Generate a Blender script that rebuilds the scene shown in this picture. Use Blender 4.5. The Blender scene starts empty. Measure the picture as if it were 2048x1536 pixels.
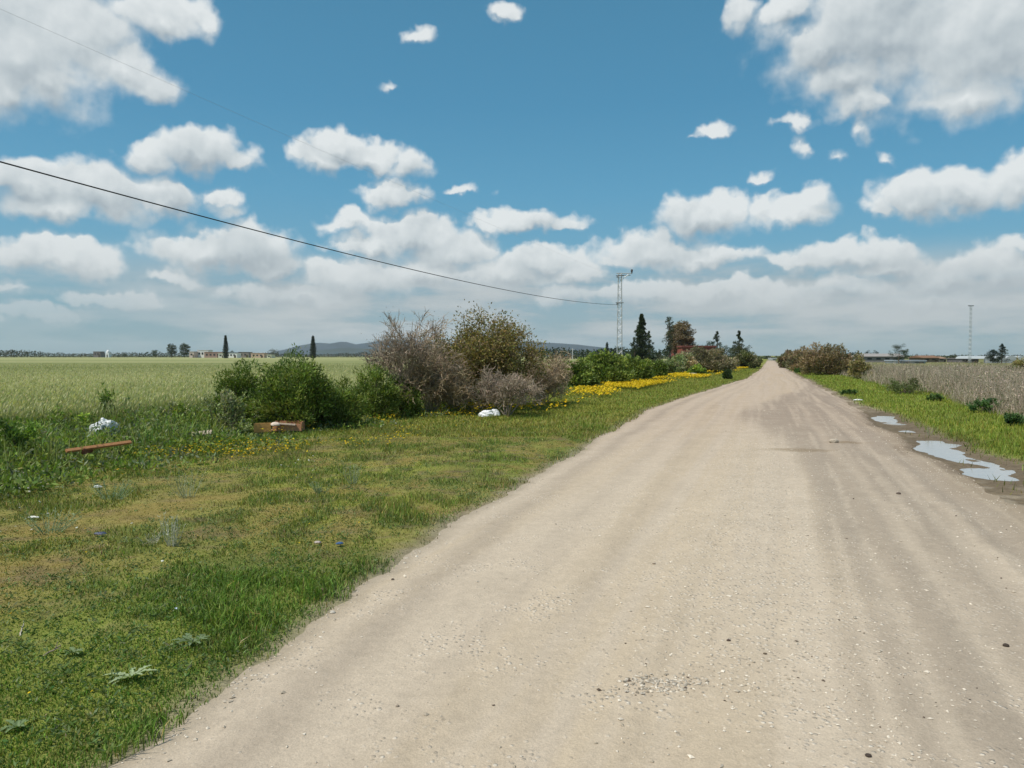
import bpy, math, random
import numpy as np
from math import radians, sin, cos, pi, tan, atan, atan2, sqrt
from mathutils import Vector, Matrix

# ------------------------------------------------------------------ camera, world, sun, exposure
scene = bpy.context.scene
C = scene.collection
CAM_H, FPX, PITCH = 1.6, 1480.0, math.atan(57.0 / 1480.0)
cam_data = bpy.data.cameras.new('camera')
cam_data.sensor_width = 36.0
cam_data.lens = FPX / 2048.0 * 36.0
cam_data.clip_start = 0.05
cam_data.clip_end = 30000.0
camera = bpy.data.objects.new('camera', cam_data)
camera.location = (0, 0, CAM_H)
camera.rotation_euler = (pi / 2 - PITCH, 0, 0)
C.objects.link(camera)
scene.camera = camera

SUN_EL, SUN_AZ = radians(57), radians(-118)      # azimuth clockwise from +Y (negative: to the left)
SUN_DIR = Vector((sin(SUN_AZ) * cos(SUN_EL), cos(SUN_AZ) * cos(SUN_EL), sin(SUN_EL)))
sd = bpy.data.lights.new('sun', 'SUN')
sd.energy = 4.4
sd.angle = radians(0.6)
sd.color = (1.0, 0.95, 0.87)
sun = bpy.data.objects.new('sun', sd)
sun.rotation_euler = SUN_DIR.to_track_quat('Z', 'Y').to_euler()
sun.location = (-10, -5, 20)
C.objects.link(sun)

scene.view_settings.view_transform = 'Standard'
scene.view_settings.look = 'None'
scene.view_settings.gamma = 1.0
scene.view_settings.exposure = 0.0
scene.view_settings.use_curve_mapping = False
scene.cycles.use_denoising = True
scene.cycles.max_bounces = 6
scene.cycles.diffuse_bounces = 3
scene.cycles.volume_bounces = 1
scene.cycles.transparent_max_bounces = 8


def lin(r, g, b):
    f = lambda c: (c / 255 / 12.92) if c / 255 <= 0.04045 else ((c / 255 + 0.055) / 1.055) ** 2.4
    return (f(r), f(g), f(b), 1.0)


def ray(px, py):
    """direction of an image point, in world axes (camera looks along +Y, pitched down)"""
    x = (px - 1024) / FPX
    z = -(py - 768) / FPX
    return Vector((x, cos(PITCH) + z * sin(PITCH), z * cos(PITCH) - sin(PITCH)))


def ground_at(px, py, z=0.0):
    r = ray(px, py)
    t = (z - CAM_H) / r.z
    return Vector((r.x * t, r.y * t, z))


def azel(px, py):
    r = ray(px, py).normalized()
    return atan2(r.x, r.y), math.asin(r.z)


class NT:
    """small helper for writing node trees"""
    def __init__(self, tree):
        self.t = tree
        tree.nodes.clear()

    def n(self, kind, **kw):
        nd = self.t.nodes.new(kind)
        for k, v in kw.items():
            setattr(nd, k, v)
        return nd

    def link(self, a, b):
        self.t.links.new(a, b)

    def put(self, socket, v):
        if hasattr(v, 'is_output') or isinstance(v, bpy.types.NodeSocket):
            self.link(v, socket)
        else:
            socket.default_value = v

    def math(self, op, a, b=None, c=None, clamp=False):
        nd = self.n('ShaderNodeMath', operation=op, use_clamp=clamp)
        self.put(nd.inputs[0], a)
        if b is not None:
            self.put(nd.inputs[1], b)
        if c is not None:
            self.put(nd.inputs[2], c)
        return nd.outputs[0]

    def vmath(self, op, a, b=None):
        nd = self.n('ShaderNodeVectorMath', operation=op)
        self.put(nd.inputs[0], a)
        if b is not None:
            if op == 'SCALE':
                self.put(nd.inputs['Scale'], b)
            else:
                self.put(nd.inputs[1], b)
        return nd.outputs['Value'] if op in ('LENGTH', 'DOT_PRODUCT', 'DISTANCE') else nd.outputs[0]

    def noise(self, vec, scale, detail=4, rough=0.55, dims='3D', dist=0.0, color=False):
        nd = self.n('ShaderNodeTexNoise', noise_dimensions=dims)
        self.put(nd.inputs['Vector'], vec)
        nd.inputs['Scale'].default_value = scale
        nd.inputs['Detail'].default_value = detail
        nd.inputs['Roughness'].default_value = rough
        nd.inputs['Distortion'].default_value = dist
        return nd.outputs['Color' if color else 'Fac']

    def remap(self, v, a, b, c=0.0, d=1.0, smooth=False):
        nd = self.n('ShaderNodeMapRange', interpolation_type='SMOOTHSTEP' if smooth else 'LINEAR')
        nd.clamp = True
        self.put(nd.inputs[0], v)
        for i, q in enumerate((a, b, c, d)):
            nd.inputs[i + 1].default_value = q
        return nd.outputs[0]

    def mix(self, f, a, b, kind='MIX'):
        nd = self.n('ShaderNodeMix', data_type='RGBA', blend_type=kind)
        self.put(nd.inputs[0], f)
        self.put(nd.inputs[6], a)
        self.put(nd.inputs[7], b)
        return nd.outputs[2]


# ---- clouds seen in the photograph: centre and half size, read as directions in the sky
CLOUDS = [
    # top left mass
    (30, 90, 190, 120), (150, 60, 150, 90), (250, 130, 85, 60), (310, 170, 45, 32), (330, 25, 110, 45), (95, 150, 90, 52), (400, 40, 45, 30), (20, 170, 70, 40),
    # top right mass
    (1760, 60, 230, 110), (1950, 90, 230, 130), (1690, 150, 90, 60), (1730, 200, 70, 34), (1930, 195, 120, 36), (1570, 20, 60, 36), (1640, 90, 80, 60), (1485, 14, 26, 34),
    # small upper
    (778, 178, 20, 12), (828, 70, 22, 12), (1012, 26, 34, 16), (1425, 262, 28, 12), (1390, 272, 18, 6), (1587, 242, 38, 16), (1728, 258, 18, 26), (1785, 312, 24, 18),
    (1615, 292, 16, 18), (1660, 312, 14, 16), (1508, 356, 22, 10), (925, 386, 32, 10), (1720, 212, 40, 26),
    # left middle
    (395, 300, 90, 42), (290, 318, 60, 36), (470, 318, 50, 26), (60, 370, 120, 40), (200, 385, 140, 58), (330, 400, 70, 40), (445, 395, 28, 20), (110, 410, 140, 34), (455, 420, 30, 16),
    (130, 510, 100, 30), (60, 515, 60, 26), (190, 530, 60, 22),
    # centre left
    (680, 290, 60, 34), (640, 315, 58, 30), (740, 310, 80, 34), (815, 335, 42, 36), (790, 390, 66, 30), (760, 400, 44, 22), (845, 402, 22, 12), (590, 300, 10, 12),
    # centre
    (1045, 438, 60, 26), (975, 448, 46, 20), (1110, 448, 46, 14), (700, 445, 54, 24), (660, 440, 16, 10),
    (830, 480, 110, 38), (900, 500, 90, 36), (740, 490, 70, 28), (490, 500, 90, 42), (400, 500, 90, 36), (540, 530, 60, 26), (350, 560, 50, 14),
    (1080, 520, 80, 26), (1000, 545, 110, 34), (1150, 545, 70, 26), (860, 545, 160, 36), (700, 560, 120, 34),
    # right middle
    (1400, 440, 84, 44), (1440, 430, 56, 44), (1370, 425, 46, 26), (1580, 425, 74, 32), (1630, 400, 34, 26), (1530, 412, 30, 22),
    (1310, 500, 90, 34), (1400, 515, 90, 22), (1250, 515, 50, 18),
    (1830, 390, 80, 44), (1930, 385, 100, 44), (2030, 370, 80, 50), (1770, 415, 40, 20),
    (1700, 510, 120, 26), (1620, 515, 80, 16), (1800, 535, 90, 26), (1980, 545, 90, 36), (2030, 495, 50, 16), (1880, 560, 110, 28),
    (1440, 585, 110, 26), (1580, 580, 28, 18), (1520, 600, 100, 24), (1370, 590, 60, 22), (1260, 590, 60, 24), (1130, 590, 70, 22),
    (1700, 580, 120, 26), (1850, 600, 150, 26), (215, 600, 90, 18), (80, 630, 80, 16), (360, 568, 36, 12),
    (600, 590, 130, 24), (20, 570, 50, 14),
]

SKY_K = 0.10
world = bpy.data.worlds.new('World')
scene.world = world
world.use_nodes = True
w = NT(world.node_tree)


def cloud_group():
    g = bpy.data.node_groups.new('cloud_distance', 'ShaderNodeTree')
    g.interface.new_socket('Vector', in_out='INPUT', socket_type='NodeSocketVector')
    g.interface.new_socket('Distance', in_out='OUTPUT', socket_type='NodeSocketFloat')
    q = NT(g)
    gi, go = q.n('NodeGroupInput'), q.n('NodeGroupOutput')
    cur = None
    for (px, py, rx, ry) in CLOUDS:
        a, e = azel(px, py)
        k = cos(atan((px - 1024) / FPX)) ** 2
        grow_ = 1.0 + 0.22 * min(1, max(0, (py - 430) / 60))      # the low clouds run together
        sx, sz = 1.14 * grow_ * rx / FPX * k, 1.17 * grow_ * ry / FPX
        src = gi.outputs[0]
        if cur is not None:      # a vanishing share of the running value keeps the nodes in sequence
            k_ = q.n('ShaderNodeVectorMath', operation='MULTIPLY_ADD')
            q.link(cur, k_.inputs[0])
            k_.inputs[1].default_value = (1e-7, 1e-7, 0)
            q.link(gi.outputs[0], k_.inputs[2])
            src = k_.outputs[0]
        m = q.n('ShaderNodeVectorMath', operation='MULTIPLY_ADD')
        q.link(src, m.inputs[0])
        m.inputs[1].default_value = (1 / sx, 1 / sz, 0)
        m.inputs[2].default_value = (-a / sx, -e / sz + 0.10, 0)
        below = q.vmath('MINIMUM', m.outputs[0], (0.0, 0.0, 0.0))
        fl = q.n('ShaderNodeVectorMath', operation='MULTIPLY_ADD')
        q.link(below, fl.inputs[0])
        fl.inputs[1].default_value = (0, 0.42, 0)
        q.link(m.outputs[0], fl.inputs[2])
        L = q.vmath('LENGTH', fl.outputs[0])
        # distance from the rim, in units that keep small clouds crisp
        L = q.math('MULTIPLY', q.math('SUBTRACT', L, 1.0), min(1.0, (sx * sz) ** 0.5 / 0.035))
        cur = L if cur is None else q.math('SMOOTH_MIN', cur, L, 0.16)
    q.link(cur, go.inputs[0])
    return g


def build_world():
    tc = w.n('ShaderNodeTexCoord')
    sep = w.n('ShaderNodeSeparateXYZ')
    nrm = w.vmath('NORMALIZE', tc.outputs['Generated'])
    w.link(nrm, sep.inputs[0])
    az = w.math('ARCTAN2', sep.outputs[0], sep.outputs[1])
    el = w.math('ARCSINE', sep.outputs[2])
    cmb = w.n('ShaderNodeCombineXYZ')
    w.link(az, cmb.inputs[0])
    w.link(el, cmb.inputs[1])
    P = cmb.outputs[0]
    # ragged outlines: warp of the coordinates at two sizes
    w1 = w.vmath('SUBTRACT', w.noise(P, 16, 3, 0.6, '2D', color=True), (0.5, 0.5, 0.5))
    w2 = w.vmath('SUBTRACT', w.noise(P, 70, 4, 0.6, '2D', color=True), (0.5, 0.5, 0.5))
    Pw = w.vmath('ADD', P, w.vmath('ADD', w.vmath('SCALE', w1, 0.042), w.vmath('SCALE', w2, 0.009)))
    grp = cloud_group()

    def fld(v):
        nd = w.n('ShaderNodeGroup')
        nd.node_tree = grp
        w.link(v, nd.inputs[0])
        return nd.outputs[0]
    # the sky away from the photographed part: scattered clouds of the same kind
    flat = w.n('ShaderNodeCombineXYZ')
    zc = w.math('ADD', w.math('MAXIMUM', sep.outputs[2], 0.0), 0.12)
    w.link(w.math('DIVIDE', sep.outputs[0], zc), flat.inputs[0])
    w.link(w.math('DIVIDE', sep.outputs[1], zc), flat.inputs[1])
    gen = w.noise(flat.outputs[0], 1.1, 5, 0.55, '3D')
    gen_d = w.remap(gen, 0.47, 0.66, 0.35, -0.6)
    away = w.math('MAXIMUM', w.remap(w.math('ABSOLUTE', az), 0.62, 0.74), w.remap(el, 0.46, 0.56))
    gen_d = w.math('ADD', gen_d, w.math('MULTIPLY', w.math('SUBTRACT', 1.0, away), 2.0))

    D0 = w.math('MINIMUM', fld(Pw), gen_d)
    D1 = w.math('MINIMUM', fld(w.vmath('ADD', Pw, (-0.004, 0.014, 0.0))), gen_d)
    fine = w.noise(P, 24, 4, 0.46, '2D')
    fine2 = w.noise(w.vmath('ADD', P, (-0.004, 0.010, 0.0)), 24, 4, 0.46, '2D')
    amp = w.math('MULTIPLY', w.math('SUBTRACT', fine, 0.5), 1.0)
    # broad milky bank low over the horizon
    mapb = w.n('ShaderNodeMapping')
    w.link(P, mapb.inputs['Vector'])
    mapb.inputs['Scale'].default_value = (5.0, 26.0, 1)
    bank = w.noise(mapb.outputs[0], 1.0, 5, 0.6, '2D')
    lowm = w.math('MULTIPLY', w.remap(el, 0.145, 0.085, 0, 1, True), w.remap(el, 0.0, 0.035, 0.45, 1.0, True))
    rightm = w.remap(az, -0.65, -0.25, 0.35, 1.0, True)
    bankd = w.math('MULTIPLY', w.math('MULTIPLY', lowm, rightm), w.remap(bank, 0.30, 0.52, 0.5, 0.97, True))
    # light on the clouds: tops and rims bright, undersides grey
    rise = w.math('SUBTRACT', D1, D0)
    crisp = w.math('ADD', 1.0, w.math('MULTIPLY', w.remap(rise, 0.0, 0.35), 0.9))
    dens = w.remap(w.math('MULTIPLY', w.math('ADD', w.math('SUBTRACT', amp, D0), 0.14), crisp), 0.0, 0.74, 0, 1, True)
    puff = w.math('SUBTRACT', fine, fine2)
    lit = w.math('ADD', w.math('MULTIPLY', rise, 0.95), w.math('MULTIPLY', puff, 0.9))
    thick = w.remap(D0, 0.0, -0.85, 0.0, 0.30, True)
    broad = w.noise(P, 7.0, 3, 0.5, '2D')
    lit = w.math('ADD', lit, w.math('MULTIPLY', w.math('SUBTRACT', broad, 0.5), 1.1))
    lit = w.math('SUBTRACT', w.math('ADD', lit, 0.70), thick)
    # distance greys the low ones
    far = w.remap(el, 0.17, 0.03, 0.0, 1.0, True)
    ramp = w.n('ShaderNodeValToRGB')
    w.link(w.remap(lit, 0.0, 1.0), ramp.inputs[0])
    cr = ramp.color_ramp
    cr.elements[0].position = 0.0
    cr.elements[0].color = lin(164, 176, 184)
    cr.elements[1].position = 1.0
    cr.elements[1].color = lin(228, 233, 234)
    e = cr.elements.new(0.45)
    e.color = lin(196, 205, 209)
    cloud = w.mix(w.math('MULTIPLY', far, 0.70), ramp.outputs[0], lin(186, 194, 198))
    cloud = w.vmath('SCALE', cloud, 1.0 / SKY_K)
    bankc = w.vmath('SCALE', w.mix(w.remap(bank, 0.35, 0.65), lin(160, 176, 184), lin(190, 197, 200)), 1.0 / SKY_K)

    sky = w.n('ShaderNodeTexSky')
    sky.sky_type = 'NISHITA'
    sky.sun_disc = False
    sky.sun_elevation = SUN_EL
    sky.sun_rotation = SUN_AZ
    sky.air_density = 1.0
    sky.dust_density = 0.6
    sky.ozone_density = 1.6
    tint = w.mix(1.0, sky.outputs[0], (0.66, 1.02, 1.04, 1), 'MULTIPLY')
    rampb = w.n('ShaderNodeValToRGB')
    w.link(w.remap(el, 0.0, 1.0), rampb.inputs[0])
    rb = rampb.color_ramp
    rb.elements[0].position, rb.elements[0].color = 0.0, lin(92, 134, 160)
    rb.elements[1].position, rb.elements[1].color = 1.0, lin(52, 104, 150)
    for pos, col in ((0.05, lin(108, 153, 178)), (0.12, lin(108, 163, 192)), (0.21, lin(90, 157, 193)), (0.32, lin(76, 144, 182)), (0.46, lin(72, 136, 171))):
        rb.elements.new(pos).color = col
    blue = w.mix(0.75, tint, w.vmath('SCALE', rampb.outputs[0], 1.0 / SKY_K))
    c = w.mix(bankd, blue, bankc)
    c = w.mix(w.math('MULTIPLY', dens, w.remap(el, 0.02, 0.10, 0.25, 0.97)), c, cloud)
    bg = w.n('ShaderNodeBackground')
    w.link(c, bg.inputs[0])
    bg.inputs[1].default_value = SKY_K
    out = w.n('ShaderNodeOutputWorld')
    w.link(bg.outputs[0], out.inputs[0])


build_world()
world.cycles.sampling_method = 'MANUAL'
world.cycles.sample_map_resolution = 512

# ------------------------------------------------------------------ numeric noise
rng = np.random.default_rng(7)
random.seed(7)


def _hash(ix, iy, seed):
    n = (ix.astype(np.int64) * 374761393 + iy.astype(np.int64) * 668265263 + seed * 974711) & 0x7fffffff
    n = ((n ^ (n >> 13)) * 1274126177) & 0x7fffffff
    n = n ^ (n >> 16)
    return (n & 0xffff) / 65535.0


def vnoise(x, y, seed=0):
    x, y = np.asarray(x, float), np.asarray(y, float)
    x, y = np.broadcast_arrays(x, y)
    ix, iy = np.floor(x), np.floor(y)
    fx, fy = x - ix, y - iy
    fx, fy = fx * fx * (3 - 2 * fx), fy * fy * (3 - 2 * fy)
    a, b = _hash(ix, iy, seed), _hash(ix + 1, iy, seed)
    c, d = _hash(ix, iy + 1, seed), _hash(ix + 1, iy + 1, seed)
    return (a * (1 - fx) + b * fx) * (1 - fy) + (c * (1 - fx) + d * fx) * fy


def fbm(x, y, seed=0, oct=4, gain=0.5):
    s, a, t = 0.0, 1.0, 0.0
    for i in range(oct):
        s = s + a * vnoise(x * 2 ** i + 13.7 * i, y * 2 ** i - 7.1 * i, seed + i)
        t += a
        a *= gain
    return s / t


def sstep(a, b, x):
    t = np.clip((x - a) / (b - a), 0, 1)
    return t * t * (3 - 2 * t)


def lerp(a, b, t):
    t = np.asarray(t)[..., None]
    return np.asarray(a)[..., :] * (1 - t) + np.asarray(b)[..., :] * t


# ------------------------------------------------------------------ place: lane coordinates (u across, v = y along view)
SL = 0.349           # the road leaves to the right of the view axis


def edge_l(v):
    v = np.asarray(v, float)
    base = np.interp(v, [-40, 0, 2.9, 4.4, 6.8, 8.2, 14.5, 22.8, 34.3, 51.5, 80, 139, 240], [-2.9, -2.8, -2.55, -2.72, -2.94, -3.0, -3.32, -3.65, -2.9, -1.7, -1.25, -1.0, -1.0])
    rag = (fbm(v * 0.7, 3.1, 11, 4) - 0.5) * 0.26 * np.clip(v / 8, 0.35, 1) + (fbm(v * 5.0, 9.1, 12, 3) - 0.5) * 0.13
    return base + rag * np.clip(60 / np.maximum(v, 1), 0.4, 1)


def edge_r(v):
    v = np.asarray(v, float)
    base = np.interp(v, [-40, 0, 2.9, 7.2, 14, 19.9, 26.6, 43.9, 113, 240], [2.6, 2.6, 2.6, 2.6, 2.55, 2.6, 2.65, 2.4, 1.5, 1.2])
    rag = (fbm(v * 0.8, 5.7, 21, 4) - 0.5) * 0.5 + (fbm(v * 5.0, 1.3, 22, 3) - 0.5) * 0.14
    return base + rag * np.clip(60 / np.maximum(v, 1), 0.3, 1)


def uv_of(x, y):
    return x - SL * y, y


def height(x, y):
    """the lie of the land"""
    x, y = np.asarray(x, float), np.asarray(y, float)
    u, v = uv_of(x, y)
    el, er = edge_l(v), edge_r(v)
    near = np.clip(60 / np.maximum(np.abs(v) + np.abs(u), 1), 0, 1)
    outl = sstep(0.0, 0.8, el - u)
    outr = sstep(0.0, 1.6, u - er)
    z = 0.05 * (fbm(x * 0.35, y * 0.35, 31, 3) - 0.5) * near * (outl + outr)
    z += 0.02 * (fbm(x * 2.2, y * 2.2, 32, 3) - 0.5) * near * (0.25 + outl + outr)
    z += 0.045 * outl
    # wheel ruts along the road
    s = (u - el) / (er - el)
    inr = sstep(-0.02, 0.05, s) * sstep(1.02, 0.95, s)
    wob = 0.5 * (fbm(v * 0.12, 0.0, 41, 2) - 0.5)
    rut = fbm((u + wob) * 5.0, v * 0.12, 42, 3) - 0.5
    z += inr * near * 0.035 * rut * (0.5 + sstep(0.5, 0.8, s))
    z += inr * 0.03 * (1 - (2 * s - 1) ** 2)
    # wet hollow beyond the right edge of the road
    hol = np.exp(-((u - er - 0.50) / 0.62) ** 2) * np.interp(v, [3, 8.6, 10.2, 13.5, 15.0, 16.3, 17.6, 20.5, 23], [0, .2, 0.85, .95, .50, .58, .92, .62, 0])
    hol2 = 0.072 * hol + 0.085 * hol * (fbm(x * 1.9, y * 1.0, 51, 4) - 0.5)
    z -= hol2
    z += 0.05 * sstep(1.2, 3.0, u - er) * near
    return z


WATER_Z = -0.046


def srgb(r, g, b):
    return np.array(lin(r, g, b)[:3])


# albedos
GREEN = np.array([0.185, 0.215, 0.042])
DEEP = np.array([0.100, 0.150, 0.030])
LIME = np.array([0.245, 0.270, 0.046])
DRY = np.array([0.270, 0.225, 0.070])
STRAW = np.array([0.40, 0.34, 0.18])
SOIL = np.array([0.17, 0.125, 0.075])
DUST = np.array([0.36, 0.30, 0.215])
WHEAT = np.array([0.190, 0.205, 0.082])
WPALE = np.array([0.300, 0.290, 0.145])
WEED = np.array([0.26, 0.215, 0.16])


def ground_colour(x, y):
    x, y = np.asarray(x, float), np.asarray(y, float)
    u, v = uv_of(x, y)
    el, er = edge_l(v), edge_r(v)
    big = fbm(x * 0.30, y * 0.30, 61, 4)
    mid = fbm(x * 1.1, y * 1.1, 62, 4)
    fine = fbm(x * 5, y * 5, 63, 3)
    dist_l = el - u
    # left verge
    dry = sstep(0.40, 0.60, big * 0.6 + mid * 0.4 + 0.14 * sstep(0.6, 2.2, dist_l) * sstep(8.5, 4.5, dist_l) - 0.03)
    near_lush = sstep(2.6, 1.3, dist_l) * sstep(7.5, 4.5, v)
    dry = dry * (1 - 0.85 * near_lush)
    c = lerp(GREEN, DEEP, sstep(0.45, 0.7, mid))
    c = lerp(c, DRY, dry * 0.66)
    c = lerp(c, LIME, sstep(0.55, 0.75, fbm(x * 0.5, y * 0.5, 64, 3)) * 0.7)
    mot = fbm(x * 2.6, y * 2.0, 65, 3)
    c = lerp(c, DEEP * 0.85, sstep(0.54, 0.68, mot) * 0.65)
    c = lerp(c, DRY * np.array([0.95, 0.80, 0.85]), sstep(0.46, 0.32, mot) * 0.55 * (1 - near_lush))
    c = lerp(c, SOIL, sstep(0.52, 0.75, fine) * 0.6 * (1 - 0.5 * near_lush))
    c = lerp(c, LIME * 0.95, sstep(12, 22, v) * sstep(7.5, 5.5, dist_l) * 0.55)
    c = lerp(c, DEEP * 1.25, sstep(5.2, 7.4, dist_l) * 0.75)
    # beyond the weeds: the sown field
    c = lerp(c, WHEAT * 0.8, sstep(-12.5, -14, u))
    # dust thrown on the rim of the verge
    c = lerp(c, DUST * 0.8, sstep(0.28, 0.0, dist_l + 0.25 * (fine - 0.5)) * 0.75)
    # right verge
    r = lerp(LIME * 0.92, GREEN, sstep(0.42, 0.66, mid))
    r = lerp(r, SOIL, sstep(0.6, 0.85, fine) * 0.35)
    mud = np.array([0.20, 0.155, 0.10])
    dr = u - er
    wetline = 0.35 + 1.2 * np.interp(v, [4, 8, 12, 15, 18, 22, 26], [0.7, 0.75, 0.62, 0.45, 0.5, 0.2, 0.0])
    r = lerp(r, lerp(mud, DUST * 0.85, sstep(0.5, 0.65, fine)), sstep(wetline + 0.3, wetline - 0.15, dr + 0.6 * (fine - 0.5)))
    r = lerp(r, np.array([0.150, 0.115, 0.075]), sstep(WATER_Z + 0.040, WATER_Z + 0.010, height(x, y)) * sstep(24, 20, v) * 0.85)
    r = lerp(r, WEED, sstep(4.0, 5.5, dr + 2 * (big - 0.5)) * sstep(60, 40, v + 0 * u) * 0.9)
    r = lerp(r, np.array([0.17, 0.17, 0.06]), sstep(40, 60, v) * sstep(3.5, 5, dr))
    return np.where((u > (el + er) / 2)[..., None], r, c)


def road_colour(x, y):
    u, v = uv_of(np.asarray(x, float), np.asarray(y, float))
    el, er = edge_l(v), edge_r(v)
    s = (u - el) / (er - el)
    wob = 0.5 * (fbm(v * 0.12, 0.0, 41, 2) - 0.5)
    st = fbm((u + wob) * 4.5, v * 0.10, 71, 4)
    st2 = fbm((u + wob) * 11, v * 0.22, 72, 3)
    pt = fbm(u * 0.7, v * 0.35, 73, 4)
    pale, warm, grey = np.array([0.492, 0.408, 0.306]), np.array([0.482, 0.392, 0.280]), np.array([0.335, 0.275, 0.208])
    c = lerp(pale, warm, sstep(0.40, 0.65, st))
    side = s + 0.09 * (pt - 0.5) + 0.13 * (st - 0.5) - np.interp(v, [2, 5, 12, 20, 40], [0.02, 0.02, 0.06, -0.16, 0.35])
    c = lerp(c, grey, sstep(0.53, 0.64, side) * sstep(1.1, 0.9, s + 0.3 * (st2 - 0.5)) * 0.92)
    c = lerp(c, pale * 1.03, sstep(0.50, 0.68, st2) * 0.55)
    # tyre tracks: long narrow streaks that follow the road
    trk = fbm((u + wob) * 13, v * 0.045, 76, 3)
    trk = trk + 0.10 * (fbm(u * 1.5, v * 0.25, 80, 3) - 0.5)
    c = lerp(c, grey * 0.98, sstep(0.56, 0.74, trk) * (0.16 + 0.34 * sstep(0.6, 0.75, s)))
    for sc, wd_, a_ in ((0.085, 0.030, 0.55), (0.205, 0.022, 0.25), (0.30, 0.018, 0.18), (0.80, 0.020, 0.25), (0.88, 0.018, 0.30)):
        so = s + 0.035 * (fbm(v * 0.10, sc * 30, 77, 2) - 0.5)
        c = lerp(c, grey * 0.96, np.exp(-((so - sc) / wd_) ** 2) * a_ * (0.4 + 1.2 * fbm(v * 0.3, sc * 50, 78, 2)))
    for sc, wd_ in ((0.14, 0.03), (0.25, 0.02), (0.74, 0.018), (0.84, 0.016)):
        so = s + 0.035 * (fbm(v * 0.10, sc * 30, 77, 2) - 0.5)
        c = lerp(c, pale * 1.05, np.exp(-((so - sc) / wd_) ** 2) * 0.35)
    # damp stains, lying across
    for (px, py, rx, ry) in ((1595, 903, 0.65, 0.28), (1690, 886, 0.45, 0.20), (1540, 901, 0.30, 0.12)):
        g = ground_at(px, py)
        d = np.sqrt(((x - g.x) / rx) ** 2 + ((y - g.y) / ry) ** 2) + 1.1 * (fbm(x * 3, y * 3, 75, 3) - 0.5)
        c = lerp(c, np.array([0.22, 0.16, 0.085]), sstep(1.1, 0.5, d) * 0.62)
    c = lerp(c, np.array([0.30, 0.235, 0.16]), sstep(0.90, 1.0, s + 0.06 * (pt - 0.5)) * sstep(30, 14, v) * 0.8)
    c = lerp(c, np.array([0.29, 0.24, 0.17]), sstep(0.035, 0.0, s) * 0.6)
    c = lerp(c, c * np.array([0.92, 0.88, 0.88]), sstep(6, 20, v))
    zz = height(x, v)
    c = lerp(c, np.array([0.165, 0.125, 0.085]), sstep(WATER_Z + 0.045, WATER_Z + 0.012, zz) * sstep(0.9, 0.97, s) * 0.8)
    grav = np.exp(-((s - 0.50) / 0.13) ** 2) * sstep(2.5, 4.5, v) * sstep(20, 12, v) + 0.35 * sstep(0.62, 0.8, s) * sstep(8, 4, v)
    c = lerp(c, pale * 1.10, np.clip(grav, 0, 1) * 0.30)
    return np.concatenate([c, np.clip(grav * (0.45 + 1.1 * fbm(x * 1.1, v * 1.1, 79, 3)), 0, 1)[..., None]], -1)


# ------------------------------------------------------------------ mesh and object helpers
def tag(o, label=None, cat=None, group=None, kind=None):
    if label:
        o['label'] = label
    if cat:
        o['category'] = cat
    if group:
        o['group'] = group
    if kind:
        o['kind'] = kind
    return o


def thing(name, loc, label, cat, group=None, rz=0.0):
    o = bpy.data.objects.new(name, None)
    o.empty_display_size = 0.2
    o.location = loc
    o.rotation_euler = (0, 0, rz)
    C.objects.link(o)
    return tag(o, label, cat, group)


def link(name, me, mat, parent=None):
    o = bpy.data.objects.new(name, me)
    if mat is not None and not me.materials:
        me.materials.append(mat)
    C.objects.link(o)
    if parent is not None:
        o.parent = parent
    return o


def raw_mesh(name, verts, loops, sizes, tint=None, smooth=False):
    """verts (N,3); loops flat vertex indices; sizes: corners per face (int or array); tint (N,3)"""
    me = bpy.data.meshes.new(name)
    verts = np.asarray(verts, np.float32)
    loops = np.asarray(loops, np.int32).ravel()
    if np.isscalar(sizes):
        sizes = np.full(len(loops) // sizes, sizes, np.int32)
    starts = np.concatenate(([0], np.cumsum(sizes)[:-1])).astype(np.int32)
    me.vertices.add(len(verts))
    me.vertices.foreach_set('co', verts.ravel())
    me.loops.add(len(loops))
    me.loops.foreach_set('vertex_index', loops)
    me.polygons.add(len(sizes))
    me.polygons.foreach_set('loop_start', starts)
    me.polygons.foreach_set('loop_total', np.asarray(sizes, np.int32))
    me.polygons.foreach_set('use_smooth', np.full(len(sizes), smooth))
    me.update(calc_edges=True)
    if tint is not None:
        a = me.color_attributes.new('tint', 'FLOAT_COLOR', 'POINT')
        rgba = np.ones((len(verts), 4), np.float32)
        rgba[:, :tint.shape[1]] = tint
        a.data.foreach_set('color', rgba.ravel())
    return me


class Soup:
    """collects pieces of geometry, then makes one mesh"""
    def __init__(self):
        self.v, self.l, self.s, self.t, self.n = [], [], [], [], 0

    def add(self, verts, faces, k, tint):
        verts = np.asarray(verts, float).reshape(-1, 3)
        faces = np.asarray(faces, np.int64).reshape(-1, k)
        self.v.append(verts)
        self.l.append((faces + self.n).ravel())
        self.s.append(np.full(len(faces), k, np.int32))
        t = np.asarray(tint, float)
        self.t.append(np.broadcast_to(t, (len(verts), 3)) if t.ndim == 1 else t)
        self.n += len(verts)

    def mesh(self, name, smooth=False):
        return raw_mesh(name, np.concatenate(self.v), np.concatenate(self.l), np.concatenate(self.s), np.concatenate(self.t), smooth)


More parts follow.
